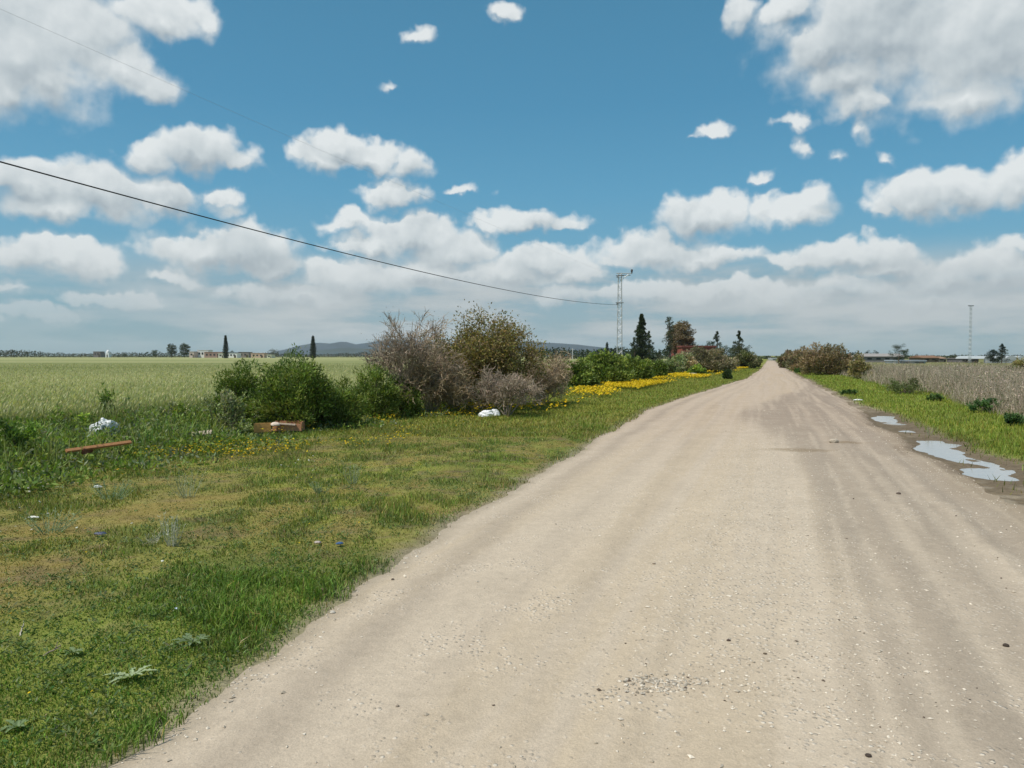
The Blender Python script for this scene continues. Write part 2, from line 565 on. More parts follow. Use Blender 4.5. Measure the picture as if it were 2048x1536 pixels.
def blades(S, P, h, wd, col, lean=0.5, seg=2, az=None, tipcol=None):
    """grass blades standing at P; h, wd arrays"""
    n = len(P)
    h = np.broadcast_to(np.asarray(h, float), (n,))
    wd = np.broadcast_to(np.asarray(wd, float), (n,))
    a = rng.uniform(0, 2 * pi, n)
    la = rng.uniform(0, 2 * pi, n) if az is None else az
    ln = rng.uniform(0.1, 1.0, n) * lean
    sv = np.stack([np.cos(a), np.sin(a), np.zeros(n)], 1) * (wd / 2)[:, None]
    ld = np.stack([np.cos(la), np.sin(la), np.zeros(n)], 1) * (h * ln)[:, None]
    up = np.zeros((n, 3))
    up[:, 2] = h
    tip = P + ld + up * np.sqrt(np.maximum(0.15, 1 - ln ** 2 * 0.6))[:, None]
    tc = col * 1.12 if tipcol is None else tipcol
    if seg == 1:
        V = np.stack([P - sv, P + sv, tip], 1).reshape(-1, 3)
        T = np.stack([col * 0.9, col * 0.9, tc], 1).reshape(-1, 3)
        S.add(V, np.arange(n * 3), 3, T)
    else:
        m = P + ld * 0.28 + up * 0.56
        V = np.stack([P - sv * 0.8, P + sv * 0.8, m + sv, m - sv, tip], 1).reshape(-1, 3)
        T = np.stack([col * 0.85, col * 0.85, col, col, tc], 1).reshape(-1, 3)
        b = np.arange(n)[:, None] * 5
        S.add(V, b + np.array([0, 1, 2, 3]), 4, T)
        S.v.append(np.zeros((0, 3)))
        S.l.append((b + np.array([3, 2, 4])).ravel() + S.n - n * 5)
        S.s.append(np.full(n, 3, np.int32))
        S.t.append(np.zeros((0, 3)))


def leaves(S, P, length, width, col, out=None, bias=0.5):
    """flat rhombic leaves at P; out: preferred pointing direction (n,3)"""
    n = len(P)
    d = rng.normal(size=(n, 3))
    d /= np.linalg.norm(d, axis=1)[:, None]
    if out is not None:
        d = d * (1 - bias) + out * bias
        d /= np.linalg.norm(d, axis=1)[:, None] + 1e-9
    r = rng.normal(size=(n, 3))
    s = np.cross(d, r)
    s /= np.linalg.norm(s, axis=1)[:, None] + 1e-9
    length = np.broadcast_to(np.asarray(length, float), (n,))[:, None]
    width = np.broadcast_to(np.asarray(width, float), (n,))[:, None]
    V = np.stack([P, P + d * length * 0.5 + s * width * 0.5, P + d * length, P + d * length * 0.5 - s * width * 0.5], 1).reshape(-1, 3)
    T = np.repeat(col, 4, axis=0)
    S.add(V, np.arange(n * 4), 4, T)


def tubes(S, A, B, ra, rb, col, sides=3):
    """thin tapered sticks from A to B"""
    A, B = np.asarray(A, float), np.asarray(B, float)
    n = len(A)
    d = B - A
    d /= np.linalg.norm(d, axis=1)[:, None] + 1e-9
    ref = np.where(np.abs(d[:, 2:3]) > 0.9, np.array([[1.0, 0, 0]]), np.array([[0, 0, 1.0]]))
    s = np.cross(d, ref)
    s /= np.linalg.norm(s, axis=1)[:, None] + 1e-9
    t = np.cross(d, s)
    ra = np.broadcast_to(np.asarray(ra, float), (n,))[:, None]
    rb = np.broadcast_to(np.asarray(rb, float), (n,))[:, None]
    rings = []
    for P, r in ((A, ra), (B, rb)):
        for k in range(sides):
            q = 2 * pi * k / sides
            rings.append(P + (s * cos(q) + t * sin(q)) * r)
    V = np.stack(rings, 1).reshape(-1, 3)
    b = np.arange(n)[:, None] * (2 * sides)
    F = np.concatenate([b + np.array([k, (k + 1) % sides, sides + (k + 1) % sides, sides + k]) for k in range(sides)])
    T = np.repeat(np.broadcast_to(col, (n, 3)), 2 * sides, axis=0)
    S.add(V, F, 4, T)


def box(S, c, s, col, rot=None):
    x, y, z = [q / 2 for q in s]
    V = np.array([[i, j, k] for i in (-x, x) for j in (-y, y) for k in (-z, z)])
    if rot is not None:
        V = V @ np.array(rot).T
    V = V + np.array(c)
    F = [[0, 1, 3, 2], [4, 6, 7, 5], [0, 4, 5, 1], [2, 3, 7, 6], [0, 2, 6, 4], [1, 5, 7, 3]]
    S.add(V, F, 4, np.array(col, float))


# ------------------------------------------------------------------ materials
def mat_tint(name, rough=0.7, transl=0.0, spec=0.25, grain=0.0, gscale=20.0, bump=0.0, metallic=0.0):
    m = bpy.data.materials.new(name)
    m.use_nodes = True
    q = NT(m.node_tree)
    at = q.n('ShaderNodeAttribute', attribute_name='tint')
    col = at.outputs['Color']
    geo = q.n('ShaderNodeNewGeometry')
    nz = None
    if grain > 0 or bump > 0:
        nz = q.noise(geo.outputs['Position'], gscale, 5, 0.65)
    if grain > 0:
        col = q.vmath('SCALE', col, q.remap(nz, 0.25, 0.75, 1 - grain, 1 + grain))
    p = q.n('ShaderNodeBsdfPrincipled')
    q.link(col, p.inputs['Base Color'])
    p.inputs['Roughness'].default_value = rough
    p.inputs['Specular IOR Level'].default_value = spec
    p.inputs['Metallic'].default_value = metallic
    if bump > 0:
        b = q.n('ShaderNodeBump')
        b.inputs['Strength'].default_value = bump
        b.inputs['Distance'].default_value = 0.02
        q.link(nz, b.inputs['Height'])
        q.link(b.outputs[0], p.inputs['Normal'])
    out = q.n('ShaderNodeOutputMaterial')
    if transl > 0:
        t = q.n('ShaderNodeBsdfTranslucent')
        q.link(q.mix(1.0, col, (1.15, 1.25, 0.55, 1), 'MULTIPLY'), t.inputs['Color'])
        mx = q.n('ShaderNodeMixShader')
        mx.inputs[0].default_value = transl
        q.link(p.outputs[0], mx.inputs[1])
        q.link(t.outputs[0], mx.inputs[2])
        q.link(mx.outputs[0], out.inputs[0])
    else:
        q.link(p.outputs[0], out.inputs[0])
    return m


def mat_ground():
    m = bpy.data.materials.new('turf_soil')
    m.use_nodes = True
    q = NT(m.node_tree)
    at = q.n('ShaderNodeAttribute', attribute_name='tint')
    geo = q.n('ShaderNodeNewGeometry')
    P = geo.outputs['Position']
    n1 = q.noise(P, 9.0, 6, 0.7)
    n2 = q.noise(P, 60.0, 4, 0.7)
    n3 = q.noise(P, 0.8, 4, 0.6)
    f = q.math('MULTIPLY', q.remap(n1, 0.25, 0.75, 0.62, 1.35), q.remap(n2, 0.25, 0.75, 0.7, 1.3))
    f = q.math('MULTIPLY', f, q.remap(n3, 0.3, 0.7, 0.88, 1.12))
    col = q.vmath('SCALE', at.outputs['Color'], f)
    col = q.mix(q.math('MULTIPLY', q.remap(n1, 0.52, 0.70), 0.35), col, (0.20, 0.15, 0.08, 1))
    p = q.n('ShaderNodeBsdfPrincipled')
    q.link(col, p.inputs['Base Color'])
    p.inputs['Roughness'].default_value = 0.95
    p.inputs['Specular IOR Level'].default_value = 0.1
    b = q.n('ShaderNodeBump')
    b.inputs['Strength'].default_value = 0.8
    b.inputs['Distance'].default_value = 0.03
    q.link(q.math('ADD', n1, q.math('MULTIPLY', n2, 0.4)), b.inputs['Height'])
    q.link(b.outputs[0], p.inputs['Normal'])
    q.link(p.outputs[0], q.n('ShaderNodeOutputMaterial').inputs[0])
    return m


def mat_road():
    m = bpy.data.materials.new('packed_earth_road')
    m.use_nodes = True
    q = NT(m.node_tree)
    at = q.n('ShaderNodeAttribute', attribute_name='tint')
    geo = q.n('ShaderNodeNewGeometry')
    P = geo.outputs['Position']
    n0 = q.noise(P, 1.7, 5, 0.62)
    n1 = q.noise(P, 14.0, 6, 0.68)
    n2 = q.noise(P, 95.0, 4, 0.7)
    # small stones pressed into the surface, in patches
    vor = q.n('ShaderNodeTexVoronoi')
    q.link(P, vor.inputs['Vector'])
    vor.inputs['Scale'].default_value = 34.0
    vor.inputs['Randomness'].default_value = 1.0
    peb = q.remap(vor.outputs['Distance'], 0.46, 0.20, 0, 1, True)
    patch = q.math('MAXIMUM', q.remap(q.math('ADD', n0, q.math('MULTIPLY', n1, 0.35)), 0.66, 0.80, 0.05, 0.8, True), at.outputs['Alpha'])
    sel = q.n('ShaderNodeSeparateColor')
    q.link(vor.outputs['Color'], sel.inputs[0])
    pick = q.remap(sel.outputs[0], 0.25, 0.40)
    pm = q.math('MULTIPLY', q.math('MULTIPLY', peb, pick), patch)
    f = q.math('MULTIPLY', q.remap(n1, 0.28, 0.72, 0.90, 1.09), q.remap(n2, 0.25, 0.75, 0.82, 1.17))
    f = q.math('MULTIPLY', f, q.remap(n0, 0.3, 0.7, 0.94, 1.06))
    col = q.vmath('SCALE', at.outputs['Color'], f)
    pcol = q.mix(sel.outputs[1], (0.29, 0.24, 0.18, 1), (0.80, 0.72, 0.60, 1))
    col = q.mix(q.math('MULTIPLY', pm, 0.9), col, pcol)
    p = q.n('ShaderNodeBsdfPrincipled')
    q.link(col, p.inputs['Base Color'])
    p.inputs['Roughness'].default_value = 0.92
    p.inputs['Specular IOR Level'].default_value = 0.15
    b = q.n('ShaderNodeBump')
    b.inputs['Strength'].default_value = 0.75
    b.inputs['Distance'].default_value = 0.012
    h = q.math('ADD', q.math('MULTIPLY', n1, 1.0), q.math('MULTIPLY', n2, 0.35))
    q.link(q.math('ADD', h, q.math('MULTIPLY', pm, 0.9)), b.inputs['Height'])
    q.link(b.outputs[0], p.inputs['Normal'])
    q.link(p.outputs[0], q.n('ShaderNodeOutputMaterial').inputs[0])
    return m


def mat_water():
    m = bpy.data.materials.new('muddy_water')
    m.use_nodes = True
    q = NT(m.node_tree)
    geo = q.n('ShaderNodeNewGeometry')
    nz = q.noise(geo.outputs['Position'], 7.0, 3, 0.5)
    p = q.n('ShaderNodeBsdfPrincipled')
    q.link(q.mix(nz, (0.36, 0.345, 0.32, 1), (0.44, 0.42, 0.39, 1)), p.inputs['Base Color'])
    p.inputs['Roughness'].default_value = 0.12
    p.inputs['IOR'].default_value = 1.33
    p.inputs['Specular IOR Level'].default_value = 0.6
    b = q.n('ShaderNodeBump')
    b.inputs['Strength'].default_value = 0.05
    b.inputs['Distance'].default_value = 0.01
    q.link(nz, b.inputs['Height'])
    q.link(b.outputs[0], p.inputs['Normal'])
    q.link(p.outputs[0], q.n('ShaderNodeOutputMaterial').inputs[0])
    return m


M_LEAF = mat_tint('leaf', 0.55, 0.28, 0.3)
M_GRASS = mat_tint('grass_blade', 0.6, 0.30, 0.25)
M_BARK = mat_tint('bark', 0.9, 0, 0.1, 0.25, 25)
M_STRAW = mat_tint('dry_stem', 0.8, 0.15, 0.15)
M_PETAL = mat_tint('petal', 0.6, 0.25, 0.2)
M_STONE = mat_tint('stone', 0.85, 0, 0.2, 0.15, 60, 0.3)
M_WOOD = mat_tint('wood', 0.7, 0, 0.25, 0.22, 18, 0.2)
M_PLASTIC = mat_tint('thin_plastic', 0.38, 0.12, 0.5, 0.05, 10)
M_WALL = mat_tint('plaster', 0.85, 0, 0.15, 0.12, 1.2)
M_METAL = mat_tint('galvanised_steel', 0.5, 0, 0.4, 0.1, 6, 0, 0.3)
M_CABLE = mat_tint('cable_sheath', 0.6, 0, 0.3)
M_HILL = mat_tint('haze_tinted_scrub', 0.95, 0, 0.05, 0.35, 0.006)
M_FIELD = mat_tint('crop_canopy', 0.95, 0, 0.05, 0.30, 1.6, 0.8)
M_GROUND, M_ROAD, M_WATER = mat_ground(), mat_road(), mat_water()


# ------------------------------------------------------------------ the ground and the road (one land, split where the road begins)
def build_land():
    vs = np.concatenate([np.array([-6000, -2500, -900, -300, -120, -60, -30, -15, -8, -4, -2]), np.arange(-1, 2.4, 0.3), np.arange(2.4, 12, 0.055), 12 * 1.011 ** np.arange(0, 160)])
    last = vs[-1]
    vs = np.concatenate([vs, last * 1.05 ** np.arange(1, 36)])
    vs = vs[vs < 215]
    vs = np.concatenate([vs, [215, 230, 260, 320, 420, 600, 900, 1500, 2600, 4200, 6000]])
    out = np.concatenate([np.array([0.0, .03, .06, .1, .15, .2]), np.arange(0.27, 2.6, 0.07), 2.6 * 1.06 ** np.arange(0, 55)])
    out = out[out < 50]
    out = np.concatenate([out, [60, 85, 130, 220, 400, 800, 1600, 3200, 6000]])
    el, er = edge_l(np.minimum(vs, 235)), edge_r(np.minimum(vs, 235))
    nr = 100
    sv = np.linspace(0, 1, nr + 1)
    U = np.concatenate([el[:, None] - out[::-1][None, :-1], el[:, None] * (1 - sv) + er[:, None] * sv, er[:, None] + out[None, 1:]], 1)
    V = np.repeat(vs[:, None], U.shape[1], 1)
    X = U + SL * np.clip(V, -300, 6000)
    Z = height(X, V)
    nl = len(out) - 1
    nR, nC = U.shape
    idx = np.arange(nR * nC).reshape(nR, nC)
    quads = np.stack([idx[:-1, :-1], idx[:-1, 1:], idx[1:, 1:], idx[1:, :-1]], -1)
    is_road = np.zeros((nR - 1, nC - 1), bool)
    vend = np.searchsorted(vs, 214)
    vbeg = np.searchsorted(vs, -30)
    is_road[vbeg:vend, nl:nl + nr] = True
    co = np.stack([X, V, Z], -1).reshape(-1, 3)
    for flag, name, fn, mat in ((False, 'ground', ground_colour, M_GROUND), (True, 'road', road_colour, M_ROAD)):
        q = quads[is_road == flag].reshape(-1, 4)
        used, inv = np.unique(q.ravel(), return_inverse=True)
        c = co[used]
        o = link(name, raw_mesh(name, c, inv, 4, fn(c[:, 0], c[:, 1]), True), mat)
        tag(o, kind='structure')


build_land()


def puddle(px, py, length, width, label):
    """a sheet of water lying in the hollow; the land around it draws its shore"""
    g = ground_at(px, py, WATER_Z)
    n = 40
    ang = np.linspace(0, 2 * pi, n, endpoint=False)
    r = 1 + 0.15 * (fbm(np.cos(ang) * 1.5 + px, np.sin(ang) * 1.5, 81, 3) - 0.5)
    d = np.array([SL, 1.0]) / sqrt(1 + SL * SL)
    e = np.array([d[1], -d[0]])
    ring = (np.cos(ang) * r * length / 2)[:, None] * d + (np.sin(ang) * r * width / 2)[:, None] * e
    V = np.concatenate([np.column_stack([ring, np.full(n, 0.0)]), np.column_stack([ring, np.full(n, -0.02)]), [[0, 0, 0]]])
    S = Soup()
    F = [[2 * n, i, (i + 1) % n] for i in range(n)] + [[i, n + i, n + (i + 1) % n] for i in range(n)] + [[i, n + (i + 1) % n, (i + 1) % n] for i in range(n)]
    S.add(V, F, 3, np.array([0.2, 0.2, 0.2]))
    o = link('puddle', S.mesh('puddle'), M_WATER)
    o.location = (g.x, g.y, WATER_Z)
    tag(o, label, 'puddle', kind='structure')


puddle(1925, 905, 8.0, 2.2, 'long shallow puddle reflecting the sky beside the right edge of the dirt road')
puddle(1782, 840, 2.6, 1.5, 'small puddle behind the long one at the road edge')


# ------------------------------------------------------------------ ground cover (nobody could count it)
def scatter(n, v0, v1, umin, umax, power=1.0, wide=0.82, pad=2.5):
    """random places in a strip of the land, thinning with distance"""
    t = rng.random(n)
    if abs(power - 1) < 1e-6:
        v = v0 * (v1 / v0) ** t
    else:
        k = 1 - power
        v = (v0 ** k + t * (v1 ** k - v0 ** k)) ** (1 / k)
    lo = np.maximum(-wide * v - pad, umin(v) + SL * v)
    hi = np.minimum(wide * v + pad, umax(v) + SL * v)
    ok = hi > lo
    v, lo, hi = v[ok], lo[ok], hi[ok]
    x = lo + (hi - lo) * rng.random(len(v))
    return np.stack([x, v, height(x, v)], 1)


CLEAR = [(555, 872, 0.85), (530, 880, 0.5), (590, 880, 0.5), (975, 842, 0.5), (210, 884, 0.6), (1714, 806, 0.5)]


def open_ground(P):
    k = np.ones(len(P))
    for px, py, r in CLEAR:
        g = ground_at(px, py)
        k *= 0.12 + 0.88 * sstep(r * 0.7, r * 1.2, np.hypot(P[:, 0] - g.x, (P[:, 1] - g.y) * 0.6))
    return k


def jitter(c, amt=0.25, hue=0.12):
    n = len(c)
    k = 1 + rng.normal(size=(n, 1)) * amt
    h = 1 + rng.normal(size=(n, 3)) * hue
    return np.clip(c * np.clip(k, 0.4, 1.9) * h, 0.004, 0.8)


def build_grass():
    S = Soup()
    # left verge, near
    P = scatter(290000, 2.0, 16, lambda v: -13.5 + 0 * v, lambda v: edge_l(v) + 0.04, 0.85)
    u, v = uv_of(P[:, 0], P[:, 1])
    dl = edge_l(v) - u
    lush = sstep(0.42, 0.64, fbm(P[:, 0] * 0.9, P[:, 1] * 0.9, 91, 3)) * 0.6 + 0.75 * sstep(0.25, 0.6, fbm(P[:, 0] * 2.2, P[:, 1] * 2.2, 93, 3)) * sstep(1.5, 0.3, dl) * sstep(0.35, 0.6, fbm(P[:, 0] * 0.5, P[:, 1] * 0.5, 92, 2) + 0.12 * sstep(7, 3.5, v))
    keep = rng.random(len(P)) < np.clip(0.62 + lush + sstep(5, 8, dl), 0, 1) * np.clip(0.15 + dl / 0.22, 0, 1)
    P, v, lush, dl = P[keep], v[keep], lush[keep], dl[keep]
    c = ground_colour(P[:, 0], P[:, 1])
    c = lerp(c, np.array([0.150, 0.220, 0.036]), np.clip(lush * 0.6 + 0.10, 0, 1))
    nl = sstep(2.6, 1.3, dl) * sstep(7.5, 4.5, v)
    c = lerp(c, np.array([0.125, 0.205, 0.034]), nl * 0.6)
    straw = rng.random(len(P)) < 0.11 * (1.2 - lush) * (1 - 0.7 * nl)
    c[straw] = STRAW * 0.8
    mot = fbm(P[:, 0] * 2.6, P[:, 1] * 2.0, 65, 3)
    h = (0.5 + 1.3 * sstep(0.40, 0.66, mot)) * (0.017 + 0.022 * np.clip(lush, 0, 1.2) * rng.uniform(0.4, 1.4, len(P)) + 0.07 * sstep(5.5, 8.0, dl)) * rng.uniform(0.6, 1.5, len(P))
    wd = (0.0028 + 0.00055 * v) * rng.uniform(0.7, 1.4, len(P))
    c = lerp(c, DRY * 1.1, (rng.random(len(P)) < 0.24 * (1 - 0.75 * nl)).astype(float) * 0.8)
    c = jitter(c * 1.15, 0.34, 0.10)
    nr = v < 6.5
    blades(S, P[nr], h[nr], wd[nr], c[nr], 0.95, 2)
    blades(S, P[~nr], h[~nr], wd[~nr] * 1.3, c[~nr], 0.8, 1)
    # left verge, far
    P = scatter(90000, 14, 110, lambda v: -12 + 0 * v, lambda v: edge_l(v) + 0.05, 1.3)
    v = P[:, 1]
    c = jitter(lerp(ground_colour(P[:, 0], P[:, 1]), np.array([0.25, 0.28, 0.05]), np.full(len(P), 0.5)), 0.22)
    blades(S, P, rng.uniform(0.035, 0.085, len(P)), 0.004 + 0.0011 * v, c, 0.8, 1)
    o = link('verge_grass', S.mesh('verge_grass'), M_GRASS)
    tag(o, 'short green and yellowing grass of the wide verge left of the dirt road', 'grass', kind='stuff')

    S = Soup()
    P = scatter(120000, 5.5, 90, lambda v: edge_r(v) + 0.2, lambda v: edge_r(v) + 14, 1.2, 0.9, 3)
    u, v = uv_of(P[:, 0], P[:, 1])
    dr = u - edge_r(v)
    fine = fbm(P[:, 0] * 5, P[:, 1] * 5, 63, 3)
    wet = 0.45 + 1.25 * np.interp(v, [4, 8, 12, 15, 18, 22, 26], [0.75, 0.8, 0.62, 0.42, 0.5, 0.2, -0.1])
    keep = (P[:, 2] > WATER_Z + 0.006) & (rng.random(len(P)) < sstep(wet - 0.35, wet + 0.25, dr + 0.5 * (fine - 0.5)) + 0.05)
    P, v, dr = P[keep], v[keep], dr[keep]
    c = jitter(lerp(ground_colour(P[:, 0], P[:, 1]), np.array([0.23, 0.285, 0.042]), np.full(len(P), 0.6)), 0.22)
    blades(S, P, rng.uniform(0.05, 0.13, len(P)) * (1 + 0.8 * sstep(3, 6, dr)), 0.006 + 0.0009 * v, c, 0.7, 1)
    o = link('roadside_grass', S.mesh('roadside_grass'), M_GRASS)
    tag(o, 'bright green grass growing between the puddles and the dry weeds', 'grass', kind='stuff')


def build_herbs():
    """leafy low weeds between the verge and the field"""
    S = Soup()
    P0 = scatter(13500, 6.0, 45, lambda v: -14.5 + 0 * v, lambda v: edge_l(v) - 4.6 - 0.5 * np.sin(v) + 0 * v, 0.9)
    u, v = uv_of(P0[:, 0], P0[:, 1])
    dl = edge_l(v) - u
    lx = fbm(P0[:, 0] * 0.8, P0[:, 1] * 0.8, 101, 3)
    keep = rng.random(len(P0)) < sstep(4.6, 7.0, dl + 2.5 * (lx - 0.5))
    P0, dl, lx = P0[keep], dl[keep], lx[keep]
    hh = open_ground(P0) * (0.10 + 0.24 * sstep(5.2, 8.5, dl) + 0.12 * (lx - 0.5)) * rng.uniform(0.6, 1.35, len(P0))
    k = 13
    n = len(P0)
    P = np.repeat(P0, k, 0)
    H = np.repeat(hh, k)
    t = rng.random(n * k) ** 0.8
    rad = rng.normal(size=(n * k, 2)) * (0.045 + 0.09 * (1 - t))[:, None]
    P = P + np.column_stack([rad, t * H])
    base = lerp(np.array([0.120, 0.185, 0.036]), np.array([0.230, 0.290, 0.060]), rng.random(n))
    grey = rng.random(n) < 0.28
    base[grey] = np.array([0.16, 0.19, 0.10]) * rng.uniform(0.8, 1.3, (grey.sum(), 1))
    col = jitter(np.repeat(base, k, 0), 0.2, 0.08)
    outd = np.column_stack([rad * 8, np.full(n * k, 0.5)])
    outd /= np.linalg.norm(outd, axis=1)[:, None]
    leaves(S, P, rng.uniform(0.05, 0.11, n * k), rng.uniform(0.018, 0.040, n * k), col, outd, 0.55)
    # taller thin stems
    P = scatter(11000, 7, 40, lambda v: -14.8 + 0 * v, lambda v: edge_l(v) - 6.4, 0.9)
    c = jitter(np.tile(np.array([[0.230, 0.285, 0.080]]), (len(P), 1)), 0.25)
    blades(S, P, rng.uniform(0.2, 0.52, len(P)) * open_ground(P), 0.008 + 0.0006 * P[:, 1], c, 0.5, 2)
    o = link('tall_weeds', S.mesh('tall_weeds'), M_GRASS)
    tag(o, 'knee high leafy green weeds along the edge of the sown field', 'weeds', kind='stuff')

    # low broad leaves sprinkled through the short grass
    S = Soup()
    P0 = scatter(6500, 2.2, 16, lambda v: -9 + 0 * v, lambda v: edge_l(v) - 0.06, 1.0)
    g = fbm(P0[:, 0] * 1.3, P0[:, 1] * 1.3, 111, 3)
    P0 = P0[rng.random(len(P0)) < sstep(0.35, 0.62, g)]
    n, k = len(P0), 9
    P = np.repeat(P0, k, 0) + np.column_stack([rng.normal(size=(n * k, 2)) * 0.02, rng.uniform(0.0, 0.035, n * k)])
    a = rng.uniform(0, 2 * pi, n * k)
    outd = np.column_stack([np.cos(a), np.sin(a), np.full(n * k, 0.55)])
    outd /= np.linalg.norm(outd, axis=1)[:, None]
    b = lerp(np.array([0.085, 0.15, 0.032]), np.array([0.19, 0.23, 0.10]), rng.random(n) ** 2)
    leaves(S, P, rng.uniform(0.012, 0.042, n * k), rng.uniform(0.005, 0.012, n * k), jitter(np.repeat(b, k, 0), 0.2, 0.08), outd, 0.8)
    o = link('low_broadleaf_plants', S.mesh('low_broadleaf_plants'), M_GRASS)
    tag(o, 'small broad leaved plants mixed into the short verge grass', 'weeds', kind='stuff')


def build_flowers():
    S = Soup()

    def flowers(P, h, size, col, stem=True):
        n = len(P)
        size = np.broadcast_to(np.asarray(size, float), (n,))
        top = P + np.column_stack([rng.normal(size=(n, 2)) * 0.02, h])
        k = 6
        a = np.arange(k) * 2 * pi / k
        tilt = rng.normal(size=(n, 2)) * 0.35
        ring = np.zeros((n, k + 1, 3))
        ring[:, 0] = top + np.array([0, 0, 0.004])
        for i in range(k):
            dx, dy = np.cos(a[i]) * size / 2, np.sin(a[i]) * size / 2
            ring[:, i + 1] = top + np.column_stack([dx, dy, dx * tilt[:, 0] + dy * tilt[:, 1]])
        b = np.arange(n)[:, None] * (k + 1)
        F = np.concatenate([b + np.array([0, 1 + i, 1 + (i + 1) % k]) for i in range(k)])
        S.add(ring.reshape(-1, 3), F, 3, np.repeat(col, k + 1, 0))
        if stem:
            blades(S, P, h, 0.004, np.tile(np.array([[0.08, 0.12, 0.03]]), (n, 1)), 0.02, 1)

    yel = np.array([0.62, 0.43, 0.012])
    # the dense yellow band below the hedge
    P = scatter(60000, 19, 95, lambda v: np.interp(v, [18, 30, 50, 80, 95], [-8.6, -9.2, -8.0, -5.2, -4.2]), lambda v: np.interp(v, [18, 24, 37, 50, 80, 95], [-5.6, -5.9, -5.6, -4.3, -2.6, -2.4]), 1.35)
    g = fbm(P[:, 0] * 0.35, P[:, 1] * 0.16, 121, 3)
    keep = rng.random(len(P)) < sstep(0.38, 0.66, g) * np.interp(P[:, 1], [18, 24, 32, 60, 70, 95], [0.05, 0.16, 0.8, 1, 0.7, 0.6])
    P = P[keep][:17000]
    flowers(P, rng.uniform(0.12, 0.26, len(P)), (0.045 + 0.0004 * P[:, 1]) * rng.uniform(0.8, 1.4, len(P)), jitter(np.tile(yel, (len(P), 1)), 0.12, 0.05))
    # thinner among the grass
    P = scatter(5200, 8.5, 24, lambda v: -9.8 + 0 * v, lambda v: edge_l(v) - 3.2, 0.9)
    g = fbm(P[:, 0] * 0.6, P[:, 1] * 0.6, 123, 3)
    P = P[rng.random(len(P)) < sstep(0.46, 0.66, g)]
    flowers(P, rng.uniform(0.07, 0.16, len(P)), 0.030, jitter(np.tile(yel * 0.85, (len(P), 1)), 0.15, 0.06))
    P = scatter(60, 3.2, 11, lambda v: -9 + 0 * v, lambda v: edge_l(v) - 0.3, 0.4)
    flowers(P, rng.uniform(0.04, 0.09, len(P)), 0.014, jitter(np.tile(yel, (len(P), 1)), 0.15, 0.06))
    o = link('yellow_flowers', S.mesh('yellow_flowers'), M_PETAL)
    tag(o, 'yellow wild flowers in a dense band below the hedge and scattered in the grass', 'flowers', kind='stuff')
    S = Soup()
    P = scatter(260, 5.5, 12, lambda v: -9 + 0 * v, lambda v: edge_l(v) - 2.6, 0.6)
    g = fbm(P[:, 0] * 0.8, P[:, 1] * 0.8, 125, 2)
    P = P[g > 0.56]
    flowers(P, rng.uniform(0.07, 0.14, len(P)), 0.022, jitter(np.tile(np.array([0.50, 0.50, 0.44]), (len(P), 1)), 0.1, 0.03))
    o = link('white_flowers', S.mesh('white_flowers'), M_PETAL)
    tag(o, 'tiny white wild flowers scattered in the verge grass', 'flowers', kind='stuff')


def build_wheat():
    """canopy of the sown field with ears standing out of it near the edge"""
    vs = np.concatenate([np.arange(4, 30, 0.35), 30 * 1.03 ** np.arange(0, 95)])
    vs = np.append(vs[vs < 470], 470)
    us = np.concatenate([[-13.6, -13.9, -14.3], -14.6 - np.arange(0, 8, 0.35), -23 * 1.05 ** np.arange(0, 85)])
    us = np.append(us[us > -900], -900)
    U, V = np.meshgrid(us, vs)
    U = U + 0.5 * (fbm(V * 0.5, 0 * V, 131, 3) - 0.5) * (U > -15)
    X = U + SL * V
    lift = sstep(-13.5, -14.8, U)
    Z = lift * (0.44 + 0.09 * (fbm(X * 1.1, V * 1.1, 132, 3) - 0.5) + 0.05 * (fbm(X * 0.1, V * 0.1, 133, 2) - 0.5)) - 0.04
    n0, n1 = U.shape
    idx = np.arange(n0 * n1).reshape(n0, n1)
    F = np.stack([idx[:-1, :-1], idx[1:, :-1], idx[1:, 1:], idx[:-1, 1:]], -1).reshape(-1, 4)

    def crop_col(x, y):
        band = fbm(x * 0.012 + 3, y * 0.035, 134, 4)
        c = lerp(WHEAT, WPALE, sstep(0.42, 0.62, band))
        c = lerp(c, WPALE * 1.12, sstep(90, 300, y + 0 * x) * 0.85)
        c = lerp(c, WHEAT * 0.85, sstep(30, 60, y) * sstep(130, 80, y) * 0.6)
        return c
    S = Soup()
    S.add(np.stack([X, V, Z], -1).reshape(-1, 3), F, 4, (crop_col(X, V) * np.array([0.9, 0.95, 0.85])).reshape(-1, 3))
    o = link('crop_field', S.mesh('crop_field', True), M_FIELD)
    tag(o, 'wide flat field of pale green grain reaching to the far trees', 'field', kind='stuff')
    S = Soup()
    P = scatter(115000, 7, 95, lambda v: -400 + 0 * v, lambda v: -13.3 + 0.6 * (fbm(v * 1.2, 0.5, 135, 2) - 0.5), 1.15, 0.8, 2)
    v = P[:, 1]
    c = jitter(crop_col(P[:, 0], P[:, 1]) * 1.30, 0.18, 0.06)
    h = rng.uniform(0.44, 0.64, len(P))
    P[:, 2] -= 0.02
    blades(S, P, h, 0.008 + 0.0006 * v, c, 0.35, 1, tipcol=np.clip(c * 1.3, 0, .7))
    # pale ears
    Q = P[::3].copy()
    Q[:, 2] = h[::3] * 0.93
    leaves(S, Q, rng.uniform(0.07, 0.12, len(Q)), 0.012 + 0.0007 * Q[:, 1], jitter(np.tile(WPALE * 1.5, (len(Q), 1)), 0.15, 0.05), np.tile([[0.3, 0.1, 0.9]], (len(Q), 1)), 0.7)
    o = link('standing_grain', S.mesh('standing_grain'), M_GRASS)
    tag(o, 'pale green ears and stalks along the near edge of the grain field', 'crop', kind='stuff')


